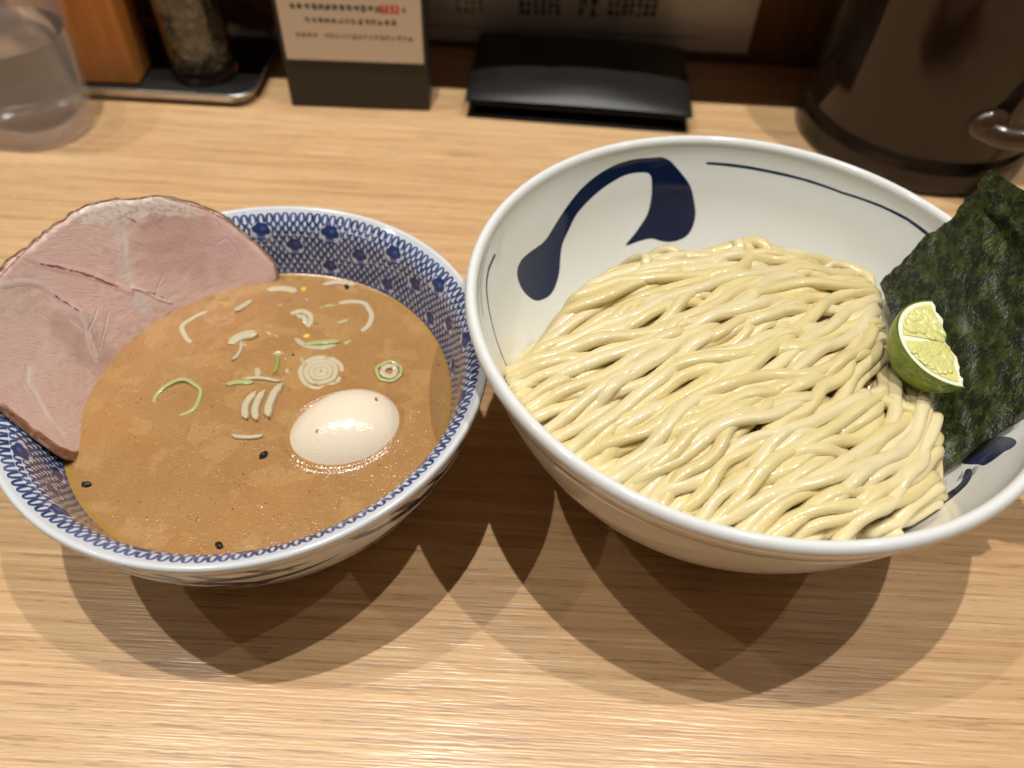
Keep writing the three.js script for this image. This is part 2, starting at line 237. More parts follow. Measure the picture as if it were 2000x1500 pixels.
// ------------------------------------------------------------------ soup
{
  const g = thing('soup', 'thick orange brown broth filling the blue patterned bowl', 'soup', [SB.x, SOUP, SB.z]);
  const N = 1024;
  const map = texture(N, N, (x, y) => {
    const X = (x / N - 0.5) * 150, Z = (y / N - 0.5) * 150, r = Math.hypot(X, Z);        // millimetres
    let c = mix3([163, 121, 74], [176, 135, 88], fbm(X / 14, Z / 14, 41, 3));
    c = mix3(c, [182, 118, 62], 0.2 * smooth(0.54, 0.66, fbm(X / 17 + 3, Z / 17, 44, 4)));          // oily patches
    c = mix3(c, [190, 152, 100], 0.40 * smooth(0.55, 0.66, fbm(X / 11 + 31, Z / 9, 58, 4)));          // cloudy patches
    const s = fbm(X / 0.7, Z / 0.7, 47, 2); c = mix3(c, [150, 100, 50], 0.2 * smooth(0.58, 0.8, s)); c = mix3(c, [208, 164, 110], 0.18 * smooth(0.62, 0.85, fbm(X / 0.7 + 40, Z / 0.7, 53, 2)));
    c = mix3(c, [228, 184, 132], 0.3 * smooth(0.86, 0.93, noise(X / 1.6 + 9, Z / 1.3, 61)) * smooth(0.5, 0.7, noise(X / 11, Z / 11, 62)));
    c = mix3(c, [120, 66, 26], 0.7 * smooth(0.93, 0.97, noise(X / 1.1 + 70, Z / 1.0, 63)));
    c = mix3(c, [170, 132, 62], smooth(71.8, 74.6, r + 1.6 * noise(X / 3, Z / 3, 64)) * 0.6);
    return c;
  });
  const bump = texture(512, 512, (x, y) => { const X = x / 512 * 40, Z = y / 512 * 40; return 255 * (0.55 * fbm(X / 1.1, Z / 1.1, 71, 3) + 0.45 * smooth(0.6, 0.9, noise(X / 0.55, Z / 0.55, 75))); }, false);
  bump.wrapS = bump.wrapT = THREE.MirroredRepeatWrapping; bump.repeat.set(150 / 40, 150 / 40);
  const m = physical({ map, bumpMap: bump, bumpScale: 0.00013, roughness: 0.17 });
  const prof = []; const edge = soupIn(SOUP) + 0.0004;
  for (let k = 0; k <= 120; k++) { const t = k / 120, r = edge * t; prof.push([r, 0.0011 * Math.pow(t, 46)]); }
  const geo = grid(220, 120, (u, v) => { const [r, h] = prof[Math.round(v * 120)], a = u * 2 * Math.PI, x = r * Math.cos(a), z = r * Math.sin(a);
    // the broth swells a little where solids push up from below
    const sw = 0.0021 * Math.exp(-(((x + 0.004) / 0.026) ** 2 + ((z + 0.036) / 0.024) ** 2)) * (0.4 + 1.2 * fbm(x * 160, z * 160, 77, 2)) + 0.0005 * (fbm(x * 60, z * 60, 79, 2) - 0.5);
    const ex = x - 0.0338, ez = z - 0.0125, ca = 0.8876, sa = -0.4606, p = (ex * ca + ez * sa) / 0.0226, q = (-ex * sa + ez * ca) / 0.0186, e = Math.hypot(p, q);   // wet edge round the egg
    return [x, h + sw * (1 - Math.pow(v, 8)) + 0.0016 * Math.exp(-Math.abs(e - 0.98) * 0.02 / 0.0011), z]; }, true);
  uvOf(geo, (x, y, z) => [x / 0.15 + 0.5, z / 0.15 + 0.5]);
  const broth = mesh('broth', geo, m, g);
  const bm = physical({ color: lin(1, 0.97, 0.9), roughness: 0.05, transmission: 1, thickness: 0, ior: 1.8 });
  const spots = [[-0.0102, -0.0707], [-0.0021, -0.0716], [0.0078, -0.0709], [0.0205, -0.0699], [-0.0148, -0.0690], [-0.0128, -0.0700], [-0.0189, -0.0689], [-0.0321, -0.0551], [-0.0381, -0.0559], [-0.0408, -0.055], [-0.0498, -0.0496], [-0.0538, -0.0447], [-0.0325, -0.0511], [-0.0198, -0.0538], [-0.0151, -0.0515], [-0.0222, -0.0506], [-0.0041, -0.0557], [-0.0621, -0.0333], [-0.0637, -0.0285], [-0.0017, -0.0429], [0.001, -0.039], [0.011, -0.0358], [0.0151, -0.0373], [-0.0196, -0.0232], [-0.0144, -0.0238], [-0.0006, -0.0246], [-0.0085, -0.022], [0.0005, -0.0118], [0.0085, -0.0044], [0.0202, -0.0233], [0.0152, -0.0068], [0.026, -0.0098], [0.0201, -0.0083], [0.0288, -0.012], [0.0452, -0.0560], [0.031, -0.0669], [0.0247, -0.0688]];
  const r = rng(33), dome = new THREE.SphereGeometry(1, 16, 8, 0, 2 * Math.PI, 0, Math.PI / 2);
  for (const [x, z] of spots) for (let k = 0; k < 1 + Math.floor(r() * 2.4); k++) {
    const s = 0.0009 + 0.0011 * r() * r(), b = mesh('bubble', dome, bm, broth);
    b.position.set(x + 0.0035 * k * (r() - 0.5), 0.0006, z + 0.0025 * k * (r() - 0.5)); b.scale.set(s, s * 0.5, s);
  }
}

// ------------------------------------------------------------------ pork slice draped along the bowl's wall
{
  const A0 = -3.75, A1 = -1.70, B0 = 0.034, B1 = 0.100;
  const un = ([a, h]) => [a > 0 ? a - 2 * Math.PI : a, h];
  const edge = [...PORK_EDGE.map(un), [-3.58, 0.0435], [-3.3, 0.0385], [-2.9, 0.0365], [-2.4, 0.0365], [-2.0, 0.040], [-1.80, 0.0445]];
  const W = 2048, H = 768, px = (p) => { const [a, h] = un(p); return [(a - A0) / (A1 - A0) * W, (1 - (h - B0) / (B1 - B0)) * H]; };
  const map = canvasTexture(W, H, (c) => {
    const r = rng(77);
    c.fillStyle = '#e8c5b8'; c.fillRect(0, 0, W, H);
    // muscles of different tone
    const patch = (a, h, ra, rh, col) => { const [x, y] = px([a, h]); for (let k = 0; k < 70; k++) { const t = r() * 6.283, d = Math.pow(r(), 0.7), e = 20 + 70 * r(); c.globalAlpha = 0.25; c.fillStyle = col; c.beginPath(); c.ellipse(x + d * ra / (A1 - A0) * W * Math.cos(t), y + d * rh / (B1 - B0) * H * Math.sin(t), e, e * 0.7, t, 0, 7); c.fill(); } c.globalAlpha = 1; };
    patch(-2.15, 0.068, 0.30, 0.0145, '#dab0a4'); patch(-2.25, 0.073, 0.16, 0.010, '#d8ada1'); patch(-2.66, 0.0845, 0.16, 0.0085, '#ebc3b5'); patch(-2.72, 0.0705, 0.11, 0.0065, '#e7bfb1');
    patch(-3.12, 0.072, 0.17, 0.022, '#e3c1b3'); patch(-2.97, 0.060, 0.09, 0.015, '#d0aa9e'); patch(-3.45, 0.078, 0.2, 0.018, '#e5c4b6');
    // muscle fibres
    for (let k = 0; k < 5200; k++) { const x = W * r(), y = H * r(), l = 10 + 46 * r(), a = (noise(x / 300, y / 200, 81) - 0.5) * 2.2 + (x < W * 0.42 ? 1.35 : 0.35); c.strokeStyle = r() < 0.5 ? 'rgba(238,214,206,0.16)' : 'rgba(140,88,88,0.13)'; c.lineWidth = 1 + 2.5 * r(); c.beginPath(); c.moveTo(x, y); c.quadraticCurveTo(x + l * Math.cos(a) * 0.5 + 6 * (r() - 0.5), y + l * Math.sin(a) * 0.5, x + l * Math.cos(a), y + l * Math.sin(a)); c.stroke(); }
    // fat cap
    const q = PORK_FAT.map(px); c.fillStyle = '#efdfd0'; c.beginPath(); q.forEach(([x, y], i) => i ? c.lineTo(x, y) : c.moveTo(x, y)); c.fill();
    for (let k = 0; k < 300; k++) { const p = q[Math.floor(r() * q.length)], o = q[Math.floor(r() * q.length)], t = r(); c.fillStyle = ['rgba(244,232,220,0.5)', 'rgba(205,165,150,0.4)', 'rgba(228,205,188,0.6)'][k % 3]; c.beginPath(); c.ellipse(lerp(p[0], o[0], t), lerp(p[1], o[1], t) - 4, 4 + 14 * r(), 3 + 7 * r(), r(), 0, 7); c.fill(); }
    // seams of fat and sinew
    const seam = (pts, w, col, n) => { const s = pts.map(px); for (let k = 0; k < n; k++) { c.strokeStyle = col; c.lineWidth = w * (0.2 + 1.5 * r() * r()); c.lineJoin = c.lineCap = 'round'; c.beginPath(); s.forEach(([x, y], i) => { const dx = w * 0.7 * (r() - 0.5), dy = w * 0.7 * (r() - 0.5); i ? c.lineTo(x + dx, y + dy) : c.moveTo(x + dx, y + dy); }); c.stroke(); } };
    PORK_SEAMS.forEach((s, i) => seam(s, [44, 40, 30, 18, 22, 14, 14, 44, 14, 22][i], ['rgba(232,212,202,0.2)', 'rgba(228,192,182,0.2)', 'rgba(226,200,190,0.2)', 'rgba(226,200,190,0.2)', 'rgba(222,200,192,0.2)', 'rgba(222,200,192,0.2)', 'rgba(222,200,192,0.2)', 'rgba(228,208,196,0.2)', 'rgba(220,190,184,0.2)', 'rgba(220,190,184,0.2)'][i], 12));
    { const [x, y] = px([-2.565, 0.057]); c.fillStyle = 'rgba(222,206,200,0.7)'; c.beginPath(); c.ellipse(x, y, 46, 50, 0.3, 0, 7); c.fill(); }
    // torn gaps between the muscles
    const gap = (pts, n, s) => { const q2 = pts.map(px); for (let k = 0; k < n; k++) { const t = r() * (q2.length - 1), i = Math.floor(t), f = t - i, x = lerp(q2[i][0], q2[i + 1][0], f), y = lerp(q2[i][1], q2[i + 1][1], f), a = Math.atan2(q2[i + 1][1] - q2[i][1], q2[i + 1][0] - q2[i][0]); c.fillStyle = ['#a06a64', '#b47f78', '#8f5a56'][k % 3]; c.beginPath(); c.ellipse(x + 6 * (r() - 0.5), y + 8 * (r() - 0.5), s * (0.5 + r()), s * 0.28 * (0.4 + r()), a, 0, 7); c.fill(); } };
    gap([[-2.8416, 0.0900], [-2.7215, 0.0790], [-2.6252, 0.0682]], 46, 14); gap([[-2.90, 0.080], [-2.86, 0.069]], 16, 9); gap([[-2.55, 0.0636], [-2.48, 0.059], [-2.42, 0.054]], 12, 8); gap([[-2.39, 0.0875], [-2.37, 0.0855]], 4, 9);
    // roasted crust along the cut edge
    const e = edge.map(px);
    for (let k = 0; k < e.length; k++) { const p = e[k], o = e[(k + 1) % e.length]; const d = Math.hypot(o[0] - p[0], o[1] - p[1]); for (let i = 0; i < d / 3; i++) { const t = i * 3 / d, s = (k > 18 && k < 25 ? 26 : 5) * (0.3 + r()); c.fillStyle = ['rgba(128,82,56,0.35)', 'rgba(98,56,34,0.2)', 'rgba(160,112,82,0.35)'][Math.floor(r() * 3)]; c.beginPath(); c.ellipse(lerp(p[0], o[0], t), lerp(p[1], o[1], t), s, s * 0.8, r(), 0, 7); c.fill(); } }
  });
  const bump = texture(512, 512, (x, y) => 255 * (0.6 * fbm(x / 14, y / 5, 91, 3) + 0.4 * noise(x / 3, y / 2, 95)), false); bump.repeat.set(3, 1.3);
  // relief: fibres, creases between the muscles, slightly raised sinew
  const relief = canvasTexture(W, H, (c) => {
    const r = rng(79); c.fillStyle = '#808080'; c.fillRect(0, 0, W, H);
    for (let k = 0; k < 6000; k++) { const x = W * r(), y = H * r(), l = 8 + 30 * r(), a = (noise(x / 300, y / 200, 81) - 0.5) * 2.2 + (x < W * 0.42 ? 1.35 : 0.35); c.strokeStyle = r() < 0.5 ? 'rgba(150,150,150,0.25)' : 'rgba(104,104,104,0.25)'; c.lineWidth = 2 + 3 * r(); c.beginPath(); c.moveTo(x, y); c.lineTo(x + l * Math.cos(a), y + l * Math.sin(a)); c.stroke(); }
    const way = (pts, w, col, n) => { const q = pts.map(px); for (let k = 0; k < n; k++) { c.strokeStyle = col; c.lineWidth = w * (n - k) / n; c.lineJoin = c.lineCap = 'round'; c.beginPath(); q.forEach(([x, y], i) => i ? c.lineTo(x, y) : c.moveTo(x, y)); c.stroke(); } };
    PORK_SEAMS.forEach((p, i) => way(p, [30, 40, 34, 20, 18, 12, 12, 30, 10, 12][i], i === 1 || i === 2 || i === 3 ? 'rgba(60,60,60,0.16)' : 'rgba(170,170,170,0.12)', 6));
  }); relief.colorSpace = THREE.NoColorSpace;
  const meat = physical({ map, bumpMap: relief, bumpScale: 0.0016, roughness: 0.26 });
  const crustMap = texture(512, 64, (x, y) => mix3(mix3([138, 92, 66], [200, 152, 124], fbm(x / 9, y / 9, 93, 3)), [232, 208, 188], 0.6 * smooth(0.45, 0.7, noise(x / 16, y / 30, 94)))); 
  const crust = physical({ map: crustMap, roughness: 0.45, bumpMap: bump, bumpScale: 0.0005 });
  const g = thing('pork_slice', 'pink slice of roast pork with a browned edge leaning in the soup bowl', 'meat', [SB.x, 0, SB.z]);
  // star of rays from the middle to the outline
  const ca = -2.70, ch = 0.066, KA = 78, n = 260, outline = [];
  const pts = edge.map(([a, h]) => [(a - ca) * KA, (h - ch) * 1000]);
  for (let i = 0; i < n; i++) {
    const t = i / n * 2 * Math.PI, dx = Math.cos(t), dy = Math.sin(t); let best = 10;
    for (let k = 0; k < pts.length; k++) { const [x1, y1] = pts[k], [x2, y2] = pts[(k + 1) % pts.length], ex = x2 - x1, ey = y2 - y1, den = dx * ey - dy * ex; if (Math.abs(den) < 1e-9) continue; const s = (x1 * ey - y1 * ex) / den, w = (x1 * dy - y1 * dx) / den; if (s > 0 && w >= -1e-6 && w <= 1 + 1e-6) best = Math.max(best, s); }
    outline.push(best + 1.1 * (fbm(i * 0.6, 3, 97, 2) - 0.5) * 2 + 1.6 * (noise(i * 0.11, 5, 96) - 0.5));
  }
  for (let k = 0; k < 2; k++) { const o = outline.slice(); for (let i = 0; i < n; i++) outline[i] = (o[(i + n - 1) % n] + 2 * o[i] + o[(i + 1) % n]) / 4; }
  const at = (a, h, off) => { const wob = 0.0014 * (noise(a * 4, h * 50, 99) - 0.5) + 0.0003 * (noise(a * 14, h * 200, 90) - 0.5) + 0.0003 * (fbm(a * 40, h * 500, 98, 2) - 0.5), r = 0.0698 + 0.42 * (h - SOUP) + off + Math.min(wob, 0.0002) * (off > 0.002 ? 0.5 : 1) - 0.0006; return [r * Math.cos(a), h, r * Math.sin(a)]; };
  const spot = (u, v) => { const i = Math.round(u * n) % n, t = i / n * 2 * Math.PI, s = outline[i] * v; return [ca + s * Math.cos(t) / KA, ch + s * Math.sin(t) / 1000]; };
  const face = grid(n, 40, (u, v) => { const [a, h] = spot(u, v), e = smooth(0.955, 1, v); return at(a, h, 0.0008 * e * e); }, true);
  const uv = face.attributes.uv; for (let k = 0; k < uv.count; k++) { const [a, h] = spot((k % (n + 1)) / n, Math.floor(k / (n + 1)) / 40); uv.setXY(k, (a - A0) / (A1 - A0), (h - B0) / (B1 - B0)); }
  mesh('meat', face, meat, g);
  const rim = grid(n, 10, (u, v) => { const [a, h] = spot(u, 1 + 0.012 * Math.sin(Math.PI * Math.min(1, v * 2.5)) - (v > 0.4 ? (v - 0.4) / 0.6 : 0)); const off = v < 0.4 ? 0.0008 + 0.0014 * v / 0.4 : 0.0022; return at(a, h, off); }, true);
  const ruv = rim.attributes.uv; for (let k = 0; k < ruv.count; k++) ruv.setXY(k, ruv.getX(k) * 6, ruv.getY(k));
  mesh('crust', rim, crust, g);
}

// ------------------------------------------------------------------ egg and garnish in the soup
{
  const bump = texture(256, 256, (x, y) => 255 * (0.35 * noise(x / 3, y / 3, 101) + 0.65 * noise(x / 8, y / 6, 102)), false); bump.repeat.set(3, 3);
  const m = physical({ color: lin(0.85, 0.73, 0.56), roughness: 0.15, bumpMap: bump, bumpScale: 0.00006 });
  const g = new THREE.SphereGeometry(1, 64, 40), p = g.attributes.position;
  for (let k = 0; k < p.count; k++) { const x = p.getX(k), f = 1 + 0.10 * x; p.setXYZ(k, x * 0.0252, p.getY(k) * 0.0205 * f, p.getZ(k) * 0.0208 * f); }
  g.computeVertexNormals();
  const e = mesh('boiled_egg', g, m); tag(e, 'peeled whole boiled egg half sunk in the soup', 'egg');
  e.position.set(SB.x + 0.0338, 0.0378, SB.z + 0.0125); e.rotation.y = Math.atan2(0.0219, 0.0422);

  const pale = physical({ color: lin(0.80, 0.70, 0.46), roughness: 0.6, clearcoat: 0.9, clearcoatRoughness: 0.08, transmission: 0.35, thickness: 0 });
  const greenish = physical({ color: lin(0.52, 0.54, 0.19), roughness: 0.5, clearcoat: 0.6, clearcoatRoughness: 0.12, transmission: 0.25, thickness: 0 });
  const leaf = physical({ color: lin(0.30, 0.40, 0.08), roughness: 0.5, clearcoat: 0.6, clearcoatRoughness: 0.12, transmission: 0.2, thickness: 0 });
  const ringGeo = (r, t, h, seed, from = 0, sweep = 2 * Math.PI) => {   // a ring sliced from a tube, its wall t thick and h high, a little uneven
    const closed = sweep > 6.28, sec = [[-1, -1], [-1, 0.6], [-0.6, 1], [0.6, 1], [1, 0.6], [1, -1]];
    return grid(56, sec.length - 1, (u, v) => { const a = from + u * sweep, [sr, sy] = sec[Math.round(v * (sec.length - 1))], uu = closed ? Math.cos(a) * 1.3 + 7 : u * 2, vv = closed ? Math.sin(a) * 2 + 7 : 3, R = r + (closed ? 0.18 * r : 0.0016) * (noise(uu, vv, seed) - 0.5) + sr * t / 2 * (closed ? 1 : Math.min(1, 6 * Math.min(u, 1 - u) + 0.15)); return [R * Math.cos(a), sy * h / 2 + 0.0005 * (noise(uu * 1.3, vv, seed + 3) - 0.5), R * Math.sin(a)]; }, closed);
  };
  const on = (x, z, dy = 0) => [SB.x + x, SOUP + 0.0001 + dy, SB.z + z];
  {
    const t = thing('leek_slice', 'round white leek slice with nested rings floating above the egg', 'leek', on(0.0191, -0.0152));
    for (const [r, w, h, dy] of [[0.0080, 0.0024, 0.0022, -0.0005], [0.0058, 0.0024, 0.0022, -0.0001], [0.0037, 0.0023, 0.0022, 0.0001], [0.0016, 0.0026, 0.0020, 0.0002]]) { const q = mesh('layer', ringGeo(r, w, h, 120), pale, t); q.position.y = dy; }
    t.rotation.set(0.05, 0, -0.05);
  }
  const ring = (label, x, z, r, w, h, m, dy, seed, tilt = [0, 0, 0], inner) => {
    const t = thing('scallion_ring', label, 'scallion', on(x, z, dy)); mesh('wall', ringGeo(r, w, h, seed), m, t); if (inner) mesh('core', ringGeo(r * 0.55, r * 0.5, h, seed + 9), inner, t); t.rotation.set(...tilt);
  };
  ring('small flat green scallion ring floating right of the leek slice', 0.0469, -0.0176, 0.0050, 0.0016, 0.002, greenish, 0.0002, 141, [0.1, 0.4, 0], pale);
  ring('large thin pale scallion ring lying at the far side of the soup', 0.0242, -0.0482, 0.0106, 0.0026, 0.0020, pale, -0.0007, 142, [0.04, 0, 0.05]);
  ring('small pale scallion ring beside the yellow citrus bit', 0.0039, -0.0427, 0.0052, 0.0026, 0.0024, pale, 0.0005, 143, [0.2, 0, 0.1], pale);
  ring('green edged scallion ring half sunk near the pork', -0.0345, 0.003, 0.0088, 0.0019, 0.003, greenish, -0.0010, 144, [0.11, 0, 0.02]);
  ring('faint scallion ring almost sunk under the broth next to the pork', -0.0357, -0.037, 0.0092, 0.0024, 0.002, pale, -0.0010, 145, [0, 0, -0.06]);
  const strip = (name, label, x, z, r, w, h, from, sweep, m, dy, seed, tilt = [0, 0, 0]) => {
    const o = mesh(name, ringGeo(r, w, h, seed, from, sweep), m); tag(o, label, 'scallion');
    o.position.set(...on(x - r * Math.cos(from + sweep / 2), z - r * Math.sin(from + sweep / 2), dy)); o.rotation.set(...tilt);
  };
  strip('scallion_strip', 'short thick white scallion piece between two pale rings', -0.0174, -0.0308, 0.012, 0.0048, 0.003, -2.5, 1.1, pale, 0.0006, 151, [0.1, 0, 0.05]);
  strip('scallion_strip', 'curved white scallion strip nearest the green edged ring', -0.0065, 0.0049, 0.012, 0.0030, 0.003, 2.5, 1.25, pale, 0.0005, 152);
  strip('scallion_strip', 'middle one of three curved white scallion strips', -0.0022, 0.0050, 0.013, 0.0030, 0.003, 2.55, 1.2, pale, 0.0005, 153);
  strip('scallion_strip', 'curved white scallion strip nearest the egg', 0.0025, 0.0020, 0.014, 0.0034, 0.0035, 2.6, 1.3, pale, 0.0006, 154);
  strip('scallion_strip', 'short straight white scallion strip below the curved ones', -0.0017, 0.0204, 0.03, 0.0018, 0.0022, 1.35, 0.42, pale, 0.0003, 155);
  strip('scallion_strip', 'thin bright green scallion strip beside the leek slice', -0.0001, -0.0183, 0.02, 0.0018, 0.0026, -0.5, 0.62, leaf, 0.0003, 156);
  strip('scallion_strip', 'yellow green scallion strip behind the leek slice', 0.0164, -0.0313, 0.02, 0.0026, 0.003, -2.1, 0.75, greenish, 0.0005, 157);
  strip('scallion_strip', 'long thin pale scallion strip crossing above the curved strips', -0.0035, -0.0095, 0.05, 0.0016, 0.0024, -1.75, 0.32, pale, 0.0004, 158);
  strip('scallion_strip', 'pale green scallion strip under the long thin one', -0.012, -0.0065, 0.04, 0.0026, 0.0022, -1.8, 0.28, greenish, 0.0, 159);
  strip('scallion_strip', 'wide pale scallion piece near the pork tip', -0.0083, -0.0636, 0.018, 0.004, 0.002, -2.0, 0.8, pale, -0.0002, 160);
  strip('scallion_strip', 'whitish scallion shred at the far soup edge', 0.0161, -0.0695, 0.03, 0.003, 0.002, -1.85, 0.5, pale, -0.0001, 161);

  // more slivers, half covered by the broth
  const rs = rng(505), tints = [[0.76, 0.63, 0.38], [0.72, 0.62, 0.31], [0.78, 0.68, 0.45]].map((q) => physical({ color: lin(...q), roughness: 0.6, clearcoat: 0.8, clearcoatRoughness: 0.08, transmission: 0.4, thickness: 0 }));
  for (let k = 0; k < 22; k++) {
    const a = rs() * 6.283, d = 0.024 * Math.sqrt(rs()), rr = 0.005 + 0.009 * rs(), from = rs() * 6.283, sweep = 0.7 + 1.5 * rs(), x = -0.004 + d * Math.cos(a) * 1.1, z = -0.036 + d * Math.sin(a);
    const o = mesh('onion_sliver', ringGeo(rr, 0.0016 + 0.0016 * rs(), 0.0024, 600 + k, from, sweep), tints[k % 3]); tag(o, 'thin onion sliver half sunk among the garnish at the far side', 'onion', 'onion slivers in the soup');
    o.position.set(...on(x - rr * Math.cos(from + sweep / 2), z - rr * Math.sin(from + sweep / 2), -0.0013 + 0.0012 * rs())); o.rotation.set(0.25 * (rs() - 0.5), 0, 0.25 * (rs() - 0.5));
  }
  const lump = (seed, s) => { const q = new THREE.IcosahedronGeometry(1, 3), a = q.attributes.position; for (let k = 0; k < a.count; k++) { const x = a.getX(k), y = a.getY(k), z = a.getZ(k), f = 0.8 + 0.4 * noise(x * 1.7 + 5, y * 1.7 + z * 2.1 + 5, seed); a.setXYZ(k, x * s[0] * f, y * s[1] * f, z * s[2] * f); } q.computeVertexNormals(); return q; };
  const yellow = physical({ color: lin(0.85, 0.66, 0.10), roughness: 0.35, clearcoat: 0.5, clearcoatRoughness: 0.15 });
  const bit = (name, label, cat, x, z, s, m, seed, dy = 0.0004) => { const o = mesh(name, lump(seed, s), m); tag(o, label, cat); o.position.set(...on(x, z, dy)); o.rotation.y = seed; return o; };
  bit('citrus_bit', 'bright yellow cube of citrus peel amid the scallions', 'citrus peel', 0.0085, -0.0344, [0.0022, 0.0015, 0.0018], yellow, 3);
  bit('citrus_bit', 'tiny yellow citrus crumb near the pork tip', 'citrus peel', 0.0013, -0.0636, [0.0014, 0.0012, 0.0013], yellow, 4);
  bit('onion_bit', 'small white onion bit left of the leek slice', 'onion', -0.0061, -0.0127, [0.0034, 0.0012, 0.0016], pale, 5);
  bit('onion_bit', 'tiny white onion bit beside the thick scallion piece', 'onion', -0.0075, -0.0345, [0.0018, 0.0012, 0.0015], pale, 6);
  const black = physical({ color: lin(0.012, 0.012, 0.012), roughness: 0.3, clearcoat: 0.5 });
  for (const [x, z, s, label] of [[0.0056, -0.0231, 1, 'black sesame seed above the leek slice'], [0.0064, 0.0275, 1.15, 'black sesame seed beside the lower end of the egg'], [-0.0531, 0.0445, 1.05, 'black sesame seed near the lower corner of the pork'], [0.001, 0.0655, 1, 'black sesame seed at the near edge of the soup'], [-0.0033, -0.0498, 1, 'black sesame seed among bubbles at the far side'], [0.0201, -0.0675, 0.95, 'black sesame seed at the far soup edge by the whitish shred']])
    bit('sesame_seed', label, 'sesame seed', x, z, [0.0017 * s, 0.0009 * s, 0.0011 * s], black, Math.round(1000 * (x + 1)) % 29);
  const r = bit('chili_flake', 'tiny red chili flake on top of the egg', 'chili flake', 0.0455, 0.0032, [0.0009, 0.0004, 0.0006], physical({ color: lin(0.55, 0.10, 0.02), roughness: 0.4 }), 8); r.position.y = 0.0556;
  const h = bit('herb_fleck', 'tiny green fleck on the egg', 'herb', 0.0262, 0.0200, [0.0005, 0.0003, 0.0008], leaf, 9); h.position.y = 0.0556;
}

